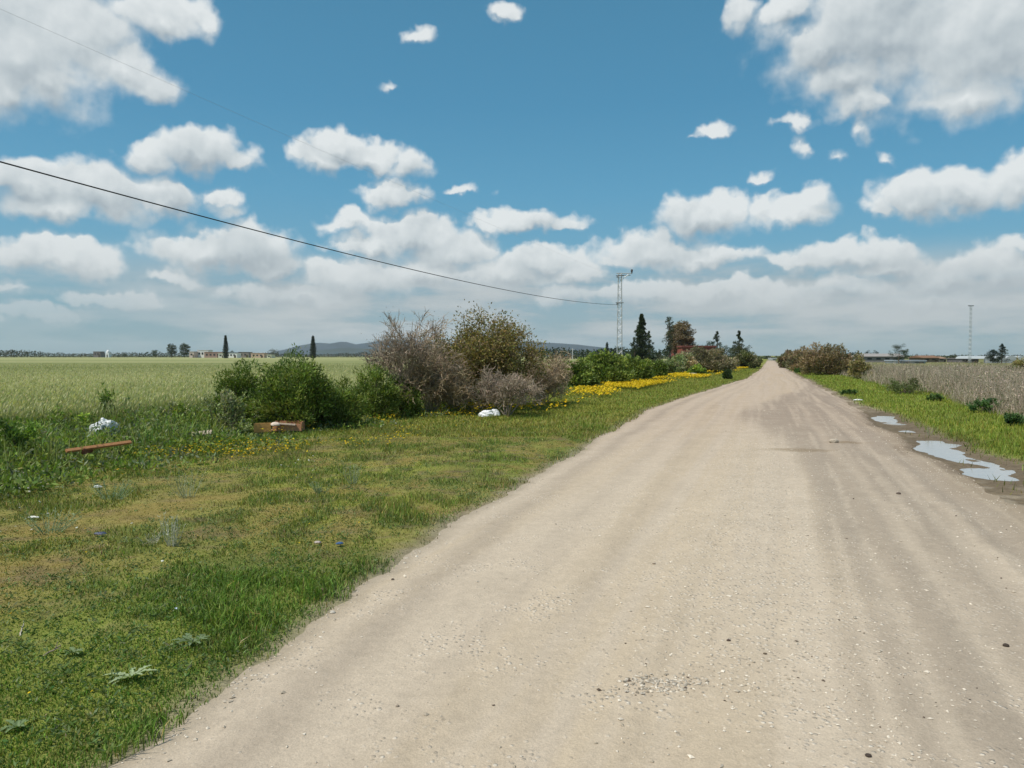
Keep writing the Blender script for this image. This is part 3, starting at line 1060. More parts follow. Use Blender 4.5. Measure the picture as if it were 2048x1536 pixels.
def build_dry_weeds():
    S = Soup()
    inner = lambda v: edge_r(v) + np.interp(v, [8, 16, 22, 30, 40, 70], [3.4, 3.0, 3.3, 3.7, 3.0, 3.2])
    P = scatter(165000, 11, 62, inner, lambda v: edge_r(v) + np.interp(v, [10, 30, 62], [30, 36, 40]), 0.9, 0.95, 4)
    u, v = uv_of(P[:, 0], P[:, 1])
    g = fbm(P[:, 0] * 0.5, P[:, 1] * 0.5, 141, 3)
    gap = u - inner(v)
    keep = rng.random(len(P)) < sstep(-0.1, 0.9, gap + 1.6 * (g - 0.5))
    P, v, g, gap = P[keep], v[keep], g[keep], gap[keep]
    h = (0.45 + 0.55 * sstep(0.2, 1.6, gap)) * rng.uniform(0.55, 1.1, len(P)) * (0.8 + 0.5 * g)
    base = lerp(np.array([0.30, 0.245, 0.185]), np.array([0.44, 0.37, 0.28]), rng.random(len(P)))
    base = lerp(base, np.array([0.10, 0.13, 0.045]), (rng.random(len(P)) < 0.16).astype(float))
    base = base * np.array([1.04, 1.03, 1.06])
    blades(S, P, h, 0.0035 + 0.00035 * v, jitter(base, 0.22, 0.05), 0.75, 1)
    k = rng.integers(0, len(P), 60000)
    t = rng.uniform(0.35, 1.0, len(k))
    Q = P[k] + np.column_stack([rng.normal(size=(len(k), 2)) * 0.10, t * h[k]])
    leaves(S, Q, rng.uniform(0.04, 0.10, len(k)), 0.010 + 0.0006 * Q[:, 1], jitter(base[k] * 1.05, 0.25, 0.05))
    o = link('dry_weeds', S.mesh('dry_weeds'), M_STRAW)
    tag(o, 'waist high thicket of dry grey brown weed stalks right of the road', 'weeds', kind='stuff')


def stone_mesh(name, r, col, seed):
    rs = np.random.default_rng(seed)
    import bmesh
    bm = bmesh.new()
    bmesh.ops.create_icosphere(bm, subdivisions=2, radius=1.0)
    V = np.array([v.co[:] for v in bm.verts])
    F = np.array([[v.index for v in f.verts] for f in bm.faces])
    bm.free()
    k = 1 + 0.35 * (fbm(V[:, 0] * 1.5 + seed, V[:, 1] * 1.5 + V[:, 2], seed, 3) - 0.5)
    V = V * k[:, None] * np.array(r) * rs.uniform(0.85, 1.15, 3)
    S = Soup()
    S.add(V, F, 3, np.array(col))
    return S.mesh(name)


def build_gravel():
    S = Soup()
    n = 30000
    t = rng.random(n)
    v = 2.1 * (24 / 2.1) ** t
    el, er = edge_l(v), edge_r(v)
    s = rng.random(n)
    u = el + (er - el) * s
    x = u + SL * v
    cl = fbm(x * 1.4, v * 1.4, 151, 3)
    dens = 0.045 + 0.9 * sstep(0.42, 0.62, cl) * np.exp(-((s - 0.54) / 0.15) ** 2) + 0.5 * sstep(0.05, 0.0, s) + 0.4 * sstep(0.9, 1.0, s) + 0.25 * sstep(0.7, 0.9, s)
    keep = rng.random(n) < dens
    x, v = x[keep], v[keep]
    # loose heap of chips in a pothole
    g = ground_at(1318, 1380)
    m = 300
    x = np.concatenate([x, g.x + rng.normal(size=m) * 0.11])
    v = np.concatenate([v, g.y + rng.normal(size=m) * 0.055])
    n = len(x)
    r = rng.gamma(3.0, 0.00115, n) + 0.0018
    r[-m:] = rng.uniform(0.004, 0.010, m)
    z = height(x, v) + r * 0.25
    ax = rng.uniform(0.7, 1.4, (n, 3)) * r[:, None] * np.array([1.15, 1.0, 0.62])
    rot = rng.uniform(0, 2 * pi, n)
    O = np.array([[1, 0, 0], [0, 1, 0], [-1, 0.1, 0], [0.1, -1, 0], [0.1, 0, 1], [0, 0.1, -1], ])
    V = O[None] * ax[:, None]
    V = V + rng.normal(size=V.shape) * r[:, None, None] * 0.15
    c_, s_ = np.cos(rot)[:, None], np.sin(rot)[:, None]
    V = np.stack([V[..., 0] * c_ - V[..., 1] * s_, V[..., 0] * s_ + V[..., 1] * c_, V[..., 2]], -1)
    V += np.stack([x, v, z], 1)[:, None]
    tri = np.array([[0, 1, 4], [1, 2, 4], [2, 3, 4], [3, 0, 4], [1, 0, 5], [2, 1, 5], [3, 2, 5], [0, 3, 5]])
    F = (np.arange(n)[:, None, None] * 6 + tri).reshape(-1, 3)
    col = lerp(np.array([0.36, 0.305, 0.23]), np.array([0.74, 0.66, 0.54]), rng.random(n))
    dark = rng.random(n) < 0.02
    col[-m:] *= rng.uniform(0.5, 1.05, (m, 1))
    col[dark] = np.array([0.10, 0.075, 0.055])
    S.add(V.reshape(-1, 3), F, 3, np.repeat(col, 6, 0))
    o = link('loose_gravel', S.mesh('loose_gravel'), M_STONE)
    tag(o, 'small pale pebbles and chips lying loose on the dirt road', 'gravel', kind='stuff')


build_grass()
build_herbs()
build_flowers()
build_wheat()
build_dry_weeds()
build_gravel()


# ------------------------------------------------------------------ shrubs and trees
def grow(n_stems, H, R, levels, seed, curve=0.25, upward=0.6, thick=0.02, base_r=0.06, split=(3, 4), shrink=0.62):
    """branching skeleton: returns list of (A, B, ra, rb) arrays per level, and end points with directions"""
    rs = np.random.default_rng(seed)
    segs, ends = [], []

    def branch(p, d, L, r, lev):
        k = 3 if lev < levels - 1 else 2
        cur, dd = p, d
        for i in range(k):
            dd = dd + rs.normal(size=3) * curve * 0.5 + np.array([0, 0, 0.10 * upward])
            dd /= np.linalg.norm(dd)
            nx = cur + dd * L / k
            if nx[2] < 0.03:
                nx[2] = 0.03
            segs.append((cur, nx, r * (1 - 0.5 * i / k), r * (1 - 0.5 * (i + 1) / k), lev))
            cur = nx
            if lev < levels and (i > 0 or lev > 0):
                for _ in range(rs.integers(split[0], split[1] + 1) if i == k - 1 else rs.integers(1, split[0])):
                    off = rs.normal(size=3)
                    off -= off.dot(dd) * dd
                    off /= np.linalg.norm(off)
                    nd = dd * rs.uniform(0.5, 0.9) + off * rs.uniform(0.4, 0.9)
                    nd[2] += 0.25 * upward
                    nd /= np.linalg.norm(nd)
                    branch(cur, nd, L * shrink * rs.uniform(0.7, 1.2), r * 0.5, lev + 1)
        if lev == levels:
            ends.append((cur, dd))
    for i in range(n_stems):
        a = 2 * pi * i / n_stems + rs.uniform(-0.5, 0.5)
        t = rs.uniform(0.1, 1.0)
        d = np.array([cos(a) * R * t, sin(a) * R * t, H * rs.uniform(0.6, 0.95)])
        L = np.linalg.norm(d) * 0.52
        branch(np.array([cos(a) * base_r, sin(a) * base_r, -0.03]), d / np.linalg.norm(d), L, thick, 0)
    return segs, ends


def fit(arrs, H, R, Ry=None):
    """scale a skeleton so that it fills height H and half width R"""
    allp = np.concatenate([a.reshape(-1, 3) for a in arrs])
    sz = H / max(1e-3, np.percentile(allp[:, 2], 99.8))
    sx = R / max(1e-3, np.percentile(np.abs(allp[:, 0]), 99))
    sy = (Ry or R) / max(1e-3, np.percentile(np.abs(allp[:, 1]), 99))
    return np.array([sx, sy, sz])


def bare_shrub(name, px, py, wpx, top, label, cat, seed, bark=(0.20, 0.165, 0.135), leafcol=None, nleaf=0, stems=9, levels=3, twig=0.0045, group=None, leaf=(0.05, 0.02), extra=0, clip_low=0.0, dense=2):
    g = ground_at(px, py)
    d = g.y
    H = (py - top) / FPX * d * 0.93
    R = wpx / 2 / FPX * d * 1.10
    segs, ends = grow(stems, H, R, levels, seed, 0.35, 0.5, 0.03)
    A = np.array([s[0] for s in segs])
    B = np.array([s[1] for s in segs])
    ra = np.array([s[2] for s in segs])
    rb = np.array([s[3] for s in segs])
    lev = np.array([s[4] for s in segs])
    k = fit([A, B], H, R)
    A, B = A * k, B * k
    floor = twig * (1 + d / 40)
    ra, rb = np.maximum(ra * 0.75, floor), np.maximum(rb * 0.75, floor * 0.7)
    root = thing(name, (g.x, g.y, float(height(g.x, g.y))), label, cat, group)
    rs = np.random.default_rng(seed + 1)
    S = Soup()
    big = lev <= 1
    tubes(S, A[big], B[big], ra[big], rb[big], jitter(np.tile(np.array(bark) * 0.85, (big.sum(), 1)), 0.08, 0.02), 5)
    link('stem', S.mesh('stem'), M_BARK, root)
    S = Soup()
    sm = ~big
    tubes(S, A[sm], B[sm], ra[sm], rb[sm], jitter(np.tile(np.array(bark), (sm.sum(), 1)), 0.15, 0.03), 3)
    E = np.array([e[0] for e in ends]) * k
    D = np.array([e[1] for e in ends])
    # fine end twigs
    for _ in range(dense + 1):
        m = len(E)
        dd = D + rs.normal(size=(m, 3)) * 0.55
        dd /= np.linalg.norm(dd, axis=1)[:, None]
        E2 = E + dd * (rs.uniform(0.05, 0.16, m) * (0.6 + 0.25 * H))[:, None]
        tubes(S, E - dd * 0.02, E2, floor * 0.8, floor * 0.5, jitter(np.tile(np.array(bark) * 1.1, (m, 1)), 0.2, 0.04), 3)
    link('twigs', S.mesh('twigs'), M_BARK, root)
    if nleaf and leafcol is not None:
        S = Soup()
        ids = rs.integers(0, len(E), nleaf)
        hz = E[ids, 2] / H
        P = E[ids] + rs.normal(size=(nleaf, 3)) * (0.04 + 0.035 * H)
        P[:, 2] = np.maximum(P[:, 2], 0.05)
        lc = np.array(leafcol)
        if lc.ndim == 1:
            lc = lc[None]
        base = lc[np.random.default_rng(seed + 3).integers(0, len(lc), len(E))][ids]
        leaves(S, P, leaf[0] * rng.uniform(0.6, 1.4, nleaf), leaf[1] * rng.uniform(0.6, 1.4, nleaf), jitter(base, 0.22, 0.08), D[ids], 0.4)
        link('foliage', S.mesh('foliage'), M_LEAF, root)
    return root


def leafy_shrub(name, px, py, wpx, top, label, cat, seed, cols, nclump=60, per=110, leaf=(0.085, 0.022), group=None, depth=0.8, sprays=1.0, low=0.12, droop=0.0):
    """shrub with a full crown: stems, twigs and thousands of leaves gathered in clumps"""
    g = ground_at(px, py)
    d = g.y
    R = wpx / 2 / FPX * d * 1.03
    H = (py - top) / FPX * d * (1 + R * depth * 0.5 / d)
    rs = np.random.default_rng(seed)
    root = thing(name, (g.x, g.y + R * depth * 0.8, float(height(g.x, g.y))), label, cat, group)
    # clump centres through an uneven dome
    cen = []
    while len(cen) < nclump:
        p = rs.uniform(-1, 1, 3)
        p[2] = abs(p[2])
        rr = np.linalg.norm(p)
        if rr > 1 or rr < 0.35:
            continue
        a = atan2(p[1], p[0])
        lump = 0.78 + 0.32 * float(vnoise(a * 1.3 + 5, p[2] * 2 + seed, seed)) * 1.2
        z = p[2] * lump
        xy = p[:2] * lump * (1 - 0.25 * max(0, 0.3 - p[2]) / 0.3)
        cen.append((xy[0] * R * 0.92, xy[1] * R * depth * 0.92, low * H + z * H * (0.90 - low)))
    cen = np.array(cen)
    S = Soup()
    m = min(nclump, 26)
    A = np.column_stack([rs.normal(size=(m, 2)) * 0.06 * R, np.full(m, -0.02)])
    mid = A * 0.4 + cen[:m] * 0.5 + rs.normal(size=(m, 3)) * 0.04
    mid[:, 2] = np.maximum(mid[:, 2], 0.05)
    bk = np.array([0.11, 0.09, 0.065])
    tubes(S, A, mid, 0.010 + 0.006 * H, 0.008, bk, 5)
    tubes(S, mid, cen[:m], 0.009, 0.005, bk, 4)
    link('stem', S.mesh('stem'), M_BARK, root)
    S = Soup()
    cr = 0.20 * (R * 0.5 + H * 0.5) * rs.uniform(0.7, 1.35, nclump)
    base = np.array(cols)[rs.integers(0, len(cols), nclump)] * rs.uniform(0.72, 1.35, (nclump, 1))
    ids = np.repeat(np.arange(nclump), per)
    n = len(ids)
    off = rs.normal(size=(n, 3))
    off /= np.linalg.norm(off, axis=1)[:, None]
    off *= (rs.random(n) ** 0.45)[:, None] * cr[ids][:, None] * np.array([1, 1, 0.85])
    P = cen[ids] + off
    P[:, 2] = np.maximum(P[:, 2], 0.02)
    outd = off / (np.linalg.norm(off, axis=1)[:, None] + 1e-9) * 0.7 + cen[ids] / (np.linalg.norm(cen[ids], axis=1)[:, None] + 1e-9)
    outd[:, 2] += 0.3 - droop
    outd /= np.linalg.norm(outd, axis=1)[:, None] + 1e-9
    leaves(S, P, leaf[0] * rng.uniform(0.6, 1.4, n), leaf[1] * rng.uniform(0.7, 1.4, n), jitter(base[ids], 0.18, 0.07), outd, 0.55)
    # loose sprays that break the outline
    ns = int(26 * sprays * max(1, R))
    if ns:
        k = rs.integers(0, nclump, ns)
        dirv = cen[k] / (np.linalg.norm(cen[k], axis=1)[:, None] + 1e-9) + rs.normal(size=(ns, 3)) * 0.3
        dirv[:, 2] = np.abs(dirv[:, 2]) + 0.35
        dirv /= np.linalg.norm(dirv, axis=1)[:, None]
        L = rs.uniform(0.06, 0.17, ns) * (0.6 + 0.4 * H)
        A = cen[k] + dirv * cr[k][:, None] * 0.6
        B = A + dirv * L[:, None] * 1.5
        B[:, 2] = np.minimum(B[:, 2], H * 1.04)
        q = 16
        t = rs.random((ns, q))
        Q = (A[:, None] * (1 - t[..., None]) + B[:, None] * t[..., None]).reshape(-1, 3)
        leaves(S, Q, leaf[0] * 0.9, leaf[1] * 0.9, jitter(np.repeat(base[k], q, 0) * 1.15, 0.15, 0.06), np.repeat(dirv, q, 0), 0.45)
    link('foliage', S.mesh('foliage'), M_LEAF, root)
    return root


AC = [(0.105, 0.160, 0.028), (0.140, 0.195, 0.034), (0.080, 0.125, 0.024), (0.190, 0.230, 0.045)]
AC2 = [(0.175, 0.225, 0.044), (0.210, 0.260, 0.055), (0.13, 0.185, 0.038)]
OL = [(0.200, 0.165, 0.045), (0.240, 0.190, 0.052), (0.145, 0.145, 0.040), (0.26, 0.195, 0.075)]
BR = [(0.22, 0.165, 0.10), (0.18, 0.135, 0.08), (0.26, 0.195, 0.12)]
GW = [(0.165, 0.185, 0.085), (0.20, 0.205, 0.115), (0.125, 0.15, 0.06)]

leafy_shrub('green_shrub', 468, 862, 122, 732, 'dark green shrub at the outer left end of the hedge, beside the grain field', 'shrub', 1, AC, 70, 130)
leafy_shrub('green_shrub', 578, 870, 176, 722, 'tall broad dark green shrub behind the discarded wooden box', 'shrub', 2, AC, 120, 140)
leafy_shrub('green_shrub', 665, 862, 110, 765, 'soft lower shrub just right of the wooden box', 'shrub', 3, AC2, 60, 120)
leafy_shrub('green_shrub', 742, 845, 112, 738, 'rounded green shrub standing between the soft low shrub and the bare grey tree', 'shrub', 4, AC2 + AC, 70, 130)
leafy_shrub('green_shrub', 806, 838, 74, 748, 'narrow dark green shrub at the foot of the bare grey tree', 'shrub', 5, AC, 40, 120)
bare_shrub('bare_tree', 818, 834, 165, 626, 'tall bare grey tree with open twiggy branches above the green shrubs', 'tree', 11, bark=(0.33, 0.26, 0.19), stems=6, levels=3, leafcol=[(0.17, 0.135, 0.09)], nleaf=2500, leaf=(0.035, 0.015))
bare_shrub('bare_shrub', 866, 832, 130, 712, 'leafless brown thicket between the bare grey tree and the white bag', 'shrub', 12, bark=(0.36, 0.275, 0.175), stems=14, levels=3, leafcol=BR, nleaf=3500, leaf=(0.04, 0.018))
bare_shrub('olive_brown_tree', 968, 822, 205, 628, 'big olive brown tree with sparse foliage, highest of the hedge', 'tree', 13, bark=(0.21, 0.16, 0.10), leafcol=OL, nleaf=34000, stems=11, levels=3, leaf=(0.075, 0.035), dense=2)
leafy_shrub('brown_green_shrub', 950, 812, 150, 715, 'dark leafy undergrowth beneath the big olive brown tree', 'shrub', 14, [(0.12, 0.125, 0.04), (0.16, 0.145, 0.055), (0.09, 0.11, 0.032)], 60, 90, (0.07, 0.025))
bare_shrub('bare_shrub', 1015, 836, 118, 740, 'pale grey leafless shrub right behind the crumpled white bag', 'shrub', 15, dense=1, bark=(0.33, 0.265, 0.20), stems=9, levels=3, leafcol=[(0.22, 0.17, 0.13)], nleaf=2500, leaf=(0.035, 0.015))
bare_shrub('bare_shrub', 1088, 812, 122, 706, 'pale brown leafless shrub at the right foot of the olive brown tree', 'shrub', 16, bark=(0.42, 0.325, 0.22), stems=12, levels=3, leafcol=[(0.22, 0.17, 0.11), (0.15, 0.13, 0.06)], nleaf=3500, leaf=(0.04, 0.018))
bare_shrub('bare_shrub', 908, 826, 90, 752, 'low brown leafless shrub in the middle of the hedge below the olive brown tree', 'shrub', 17, bark=(0.36, 0.275, 0.18), stems=12, levels=3, leafcol=BR, nleaf=2500, leaf=(0.04, 0.018))

for i, (px, py, wp, tp, lb) in enumerate([
        (1158, 780, 90, 722, 'bright green bush next to the pale brown leafless shrub'),
        (1212, 775, 110, 706, 'tallest bright green bush of the row, in front of the lattice pole'),
        (1272, 768, 84, 714, 'bright green bush in front of the tall ragged conifer'),
        (1315, 760, 46, 722, 'small bright green bush closing the row behind the yellow flowers')]):
    leafy_shrub('green_bush', px, py, wp, tp, lb, 'bush', 30 + i, [(0.165, 0.215, 0.042), (0.205, 0.250, 0.050), (0.120, 0.170, 0.034)], 130, 110, (0.15, 0.065), 'bright green bushes behind the yellow flowers', 0.9, 0.5, 0.1)

for i, (px, py, wp, tp, lb, cc) in enumerate([
        (1372, 748, 60, 706, 'brown thorny thicket below the red wall', BR + GW),
        (1425, 747, 118, 690, 'broad rounded brown thicket hiding the right end of the red wall', [(0.125, 0.10, 0.06), (0.10, 0.085, 0.048)]),
        (1340, 752, 40, 716, 'low grey green bush at the foot of the sparse grey tree', GW),
        (1398, 752, 40, 730, 'low dark green bush in front of the brown thickets', AC),
        (1500, 738, 60, 704, 'brown green thicket nearest to the far end of the road on the conifer side', [(0.10, 0.09, 0.045), (0.075, 0.08, 0.03)]),
        (1456, 760, 17, 740, 'small dark round bush alone in the grass by the far road', [(0.035, 0.055, 0.018)]),
        (1676, 752, 126, 688, 'large rust brown bush, biggest across the road', [(0.15, 0.105, 0.058), (0.125, 0.085, 0.048), (0.10, 0.078, 0.04)]),
        (1630, 744, 84, 698, 'rust brown bush behind the biggest one across the road', [(0.15, 0.105, 0.06), (0.11, 0.095, 0.05)]),
        (1590, 736, 56, 703, 'low brown bush farthest along the road on the weedy side', [(0.14, 0.10, 0.06), (0.09, 0.09, 0.04)]),
        (1726, 760, 44, 706, 'yellowish brown bush between the biggest brown bush and the dry weeds', [(0.17, 0.135, 0.06), (0.14, 0.115, 0.055)]),
        (2046, 768, 44, 712, 'yellow green bush standing in the dry weeds near the pair of dark trees', [(0.12, 0.115, 0.035), (0.15, 0.13, 0.05)]),
        (1828, 792, 84, 762, 'low green weed mound at the foot of the dry weeds', [(0.085, 0.105, 0.04), (0.11, 0.12, 0.05)]),
        (1985, 832, 62, 806, 'large dark green leafy clump in the bright grass near the dry weeds', [(0.035, 0.075, 0.022), (0.055, 0.10, 0.03)]),
        (2034, 858, 34, 835, 'small dark green clump beside the large leafy clump in the bright grass', [(0.035, 0.070, 0.022), (0.055, 0.095, 0.03)]),
        (1882, 806, 40, 793, 'flat dark green clump between the weed mound and the large leafy clump', [(0.045, 0.080, 0.022), (0.065, 0.10, 0.03)]),
        (1702, 790, 26, 781, 'tiny dark green clump in the grass behind the white scrap', [(0.04, 0.075, 0.02)]),
        (1610, 746, 30, 737, 'low dark green clump in the grass below the rust brown bushes', [(0.045, 0.085, 0.02)]),
        (222, 862, 74, 778, 'sparse dark weed bush rising behind the white sack', AC + GW),
        (8, 945, 70, 852, 'dark leafy bush cut by the border of the view beside the tall weeds', AC),
        (432, 882, 110, 796, 'grey green weed bush in front of the leftmost dark shrub', GW),
        (330, 868, 90, 815, 'low grey green weed bush between the white sack and the shrubs', GW + AC2),
        (110, 880, 80, 825, 'low green weed bush behind the orange plank', AC2)]):
    g = ground_at(px, py)
    far = g.y > 35
    ls = (0.0028 * g.y, 0.0013 * g.y) if far else (0.075, 0.028)
    cc = [tuple(np.array(q) * (np.array([1.85, 1.95, 2.0]) if (i in (0, 1, 4, 6, 7, 8, 9)) else 1.55)) for q in cc]
    R = wp / 2 / FPX * g.y
    leafy_shrub('weed_clump' if py > 785 else 'brown_bush' if i in (0, 1, 4, 6, 7, 8, 9) else 'bush', px, py, wp, tp, lb, 'bush', 50 + i, cc,
                int(np.clip(34 * R, 14, 120)), 190 if far else 80, ls, None, 0.9, 0.7 if py < 785 else 1.4, 0.08)


def far_tree(name, px, dist, wpx, top, label, seed, cols, kind='round', base_h=0.0, nclump=26, per=40, group=None, trunk=0.25):
    """a tree at distance dist whose crown reaches a given height; kinds: round, conifer, cypress, sparse"""
    r = ray(px, top)
    t = dist / r.y
    x = r.x * t
    H = CAM_H + r.z * t
    R = wpx / 2 / FPX * dist
    rs = np.random.default_rng(seed)
    root = thing(name, (x, dist, 0), label, 'tree', group)
    S = Soup()
    bk = np.array([0.12, 0.095, 0.07])
    tubes(S, [[0, 0, -0.1]], [[0.02 * H, 0, H * 0.5]], 0.025 * H, 0.014 * H, bk, 7)
    tubes(S, [[0.02 * H, 0, H * 0.5]], [[0, 0, H * 0.92]], 0.014 * H, 0.004 * H, bk, 6)
    m = 8
    z0 = rs.uniform(trunk, 0.8, m) * H
    a = rs.uniform(0, 2 * pi, m)
    Rz = R * (1 - z0 / H * 0.7)
    tubes(S, np.column_stack([np.zeros(m), np.zeros(m), z0]), np.column_stack([np.cos(a) * Rz * 0.8, np.sin(a) * Rz * 0.8, z0 + 0.1 * H]), 0.010 * H, 0.004 * H, bk, 4)
    link('trunk', S.mesh('trunk'), M_BARK, root)
    S = Soup()
    cen, cr = [], []
    for i in range(nclump):
        q = (i + rs.random()) / nclump
        a = rs.uniform(0, 2 * pi)
        if kind == 'conifer':
            z = H * (0.06 + 0.92 * q)
            rad = R * (1 - q) ** 0.9 * rs.uniform(0.2, 1.3)
            c = 0.09 * R + 0.24 * R * (1 - q)
        elif kind == 'cypress':
            z = H * (0.04 + 0.93 * q)
            rad = R * 0.35 * min(1, (1 - q) * 2.2) * rs.random()
            c = R * (0.25 + 0.75 * min(1, (1 - q) * 1.6)) * min(1, 0.5 + q * 3)
        elif kind == 'sparse':
            z = H * (0.1 + 0.87 * q)
            rad = R * rs.uniform(0.1, 1.0) * (1 - 0.6 * q)
            c = R * rs.uniform(0.14, 0.32)
        else:
            ph = math.acos(1 - 2 * rs.random())
            rr = rs.uniform(0.45, 0.85)
            z = H * (0.5 + trunk * 0.5) + H * (0.5 - trunk * 0.5) * cos(ph) * rr
            rad = R * sin(ph) * rr
            c = 0.24 * R * rs.uniform(0.7, 1.3)
        cen.append((cos(a) * rad, sin(a) * rad, z))
        cr.append(c)
    cen, cr = np.array(cen), np.array(cr)
    ids = np.repeat(np.arange(nclump), per)
    n = len(ids)
    off = rs.normal(size=(n, 3))
    off /= np.linalg.norm(off, axis=1)[:, None]
    zs = 1.6 if kind == 'cypress' else 0.75
    off *= (rs.random(n) ** 0.4)[:, None] * cr[ids][:, None] * np.array([1, 1, zs])
    P = cen[ids] + off
    P[:, 2] = np.clip(P[:, 2], 0.02, H)
    base = np.array(cols)[rs.integers(0, len(cols), nclump)]
    outd = off + np.array([0, 0, 0.2 * R])
    outd /= np.linalg.norm(outd, axis=1)[:, None]
    L = max(0.10, 0.062 * (R + H * 0.2)) * (1.9 if kind == 'cypress' else 1.0)
    rim = 1.0
    leaves(S, P, L * rng.uniform(0.7, 1.4, n), L * 0.5, jitter(base[ids], 0.2, 0.06), outd, 0.5)
    link('crown', S.mesh('crown'), M_LEAF, root)
    return root


CON = [(0.038, 0.058, 0.026), (0.052, 0.072, 0.032), (0.028, 0.044, 0.020)]
CYP = [(0.011, 0.024, 0.010), (0.017, 0.032, 0.013)]
EUC = [(0.075, 0.085, 0.060), (0.10, 0.105, 0.075)]
far_tree('conifer', 1283, 100, 46, 628, 'tallest ragged dark conifer, right of the lattice pole', 201, CON, 'conifer', nclump=150, per=90)
far_tree('conifer', 1298, 104, 34, 662, 'shorter dark conifer leaning out behind the tallest conifer', 202, CON, 'conifer', nclump=50, per=50)
far_tree('conifer', 1268, 98, 20, 678, 'narrow low conifer between the lattice pole and the tallest conifer', 203, CON, 'conifer', nclump=50, per=50)
far_tree('conifer', 1319, 120, 24, 702, 'small conifer between the tallest conifer and the sparse grey tree', 204, CON, 'conifer', nclump=30)
far_tree('sparse_tree', 1339, 95, 34, 632, 'thin sparse grey green tree beside the tall brown tree', 205, EUC + CON, 'sparse', nclump=60, per=40)
far_tree('brown_tree', 1362, 118, 56, 637, 'tall brown round topped tree behind the red wall', 206, [(0.22, 0.165, 0.10), (0.18, 0.135, 0.08), (0.26, 0.19, 0.12)], 'round', nclump=130, per=110, trunk=0.15)
far_tree('brown_tree', 1380, 122, 26, 662, 'shorter brown tree at the right shoulder of the tall brown one', 207, [(0.23, 0.17, 0.10), (0.19, 0.14, 0.085)], 'round', nclump=50, per=50, trunk=0.1)
far_tree('conifer', 1434, 128, 32, 662, 'slim dark conifer above the middle of the brown thickets', 208, CON, 'conifer', nclump=60, per=50)
far_tree('dark_tree', 1414, 132, 42, 681, 'low dark tree at the left foot of the slim conifer', 209, CON, 'round', nclump=40, per=50, trunk=0.1)
far_tree('conifer', 1478, 100, 36, 661, 'dark conifer nearest to the far end of the road', 210, CON, 'conifer', nclump=70, per=50)
far_tree('dark_tree', 1484, 98, 50, 684, 'rounded dark green tree at the foot of the last conifer by the road', 211, [(0.05, 0.06, 0.026), (0.065, 0.07, 0.03)], 'round', nclump=60, per=50, trunk=0.05)
far_tree('dark_tree', 1452, 112, 50, 685, 'wide dark green tree behind the broad brown thicket', 212, [(0.045, 0.065, 0.022), (0.06, 0.075, 0.026)], 'round', nclump=50, per=50, trunk=0.05)
far_tree('cypress', 1214, 190, 10, 685, 'small far cypress left of the lattice pole', 213, CYP, 'cypress', nclump=40, per=50)
far_tree('cypress', 451, 330, 10, 671, 'lone slender cypress in front of the white farm houses', 214, CYP, 'cypress', nclump=60, per=60)
far_tree('cypress', 626, 330, 12, 672, 'lone slender cypress in front of the blue hills', 215, CYP, 'cypress', nclump=60, per=60)
far_tree('round_tree', 343, 430, 22, 685, 'dark round tree, left one of the two tall ones by the farm houses', 216, CON, 'round', nclump=80, per=70, trunk=0.05)
far_tree('round_tree', 369, 430, 24, 685, 'dark round tree, right one of the two tall ones by the farm houses', 217, CON, 'round', nclump=80, per=70, trunk=0.05)
far_tree('round_tree', 311, 450, 20, 698, 'small dark tree standing just left of the two tall ones', 218, CON, 'round', nclump=40, per=60, trunk=0.05)
far_tree('round_tree', 249, 520, 14, 703, 'tiny dark round tree near the white hut', 219, CON, 'round', nclump=30, per=60, trunk=0.05)
far_tree('round_tree', 464, 430, 12, 698, 'small dark tree behind the dark roofed white house', 220, CON, 'round', nclump=30, per=60, trunk=0.05)
far_tree('round_tree', 546, 400, 26, 696, 'grey green tree right of the peach coloured farm house', 221, EUC, 'round', nclump=36, trunk=0.05)
far_tree('round_tree', 578, 380, 26, 701, 'low green tree between the grey green tree and the far cypress', 222, AC, 'round', nclump=30, trunk=0.05)
far_tree('round_tree', 1798, 145, 40, 684, 'dark tree with an open top behind the dry weeds', 223, CON, 'round', nclump=34, per=50, trunk=0.0)
far_tree('round_tree', 1986, 150, 34, 700, 'left lower tree of the dark pair by the greenhouse', 224, CYP, 'sparse', nclump=50, per=60)
far_tree('round_tree', 2004, 150, 34, 688, 'right taller tree of the dark pair by the greenhouse', 225, CYP, 'conifer', nclump=60, per=50)
far_tree('round_tree', 1735, 210, 22, 700, 'low dark tree left above the long grey shed', 226, CYP, 'round', nclump=30, per=60, trunk=0.05)
far_tree('round_tree', 1750, 210, 18, 699, 'low dark tree right above the long grey shed', 227, CYP, 'round', nclump=30, per=60, trunk=0.05)
far_tree('round_tree', 1834, 190, 16, 708, 'small tree between the open topped tree and the brown roofed house', 228, CON, 'conifer', nclump=20)
far_tree('round_tree', 1888, 200, 12, 712, 'little bush like tree left of the low grey hut', 229, CON, 'round', nclump=16, trunk=0.02)
far_tree('round_tree', 1908, 200, 18, 707, 'small dark tree behind the low grey hut', 230, CON, 'round', nclump=30, per=60, trunk=0.02)
far_tree('round_tree', 1926, 200, 20, 711, 'grey green tree between the hut and the greenhouse', 231, EUC, 'round', nclump=30, per=60, trunk=0.02)
far_tree('round_tree', 1518, 240, 12, 711, 'tiny dark tree left of the far end of the road', 232, CYP, 'round', nclump=16, trunk=0.02)


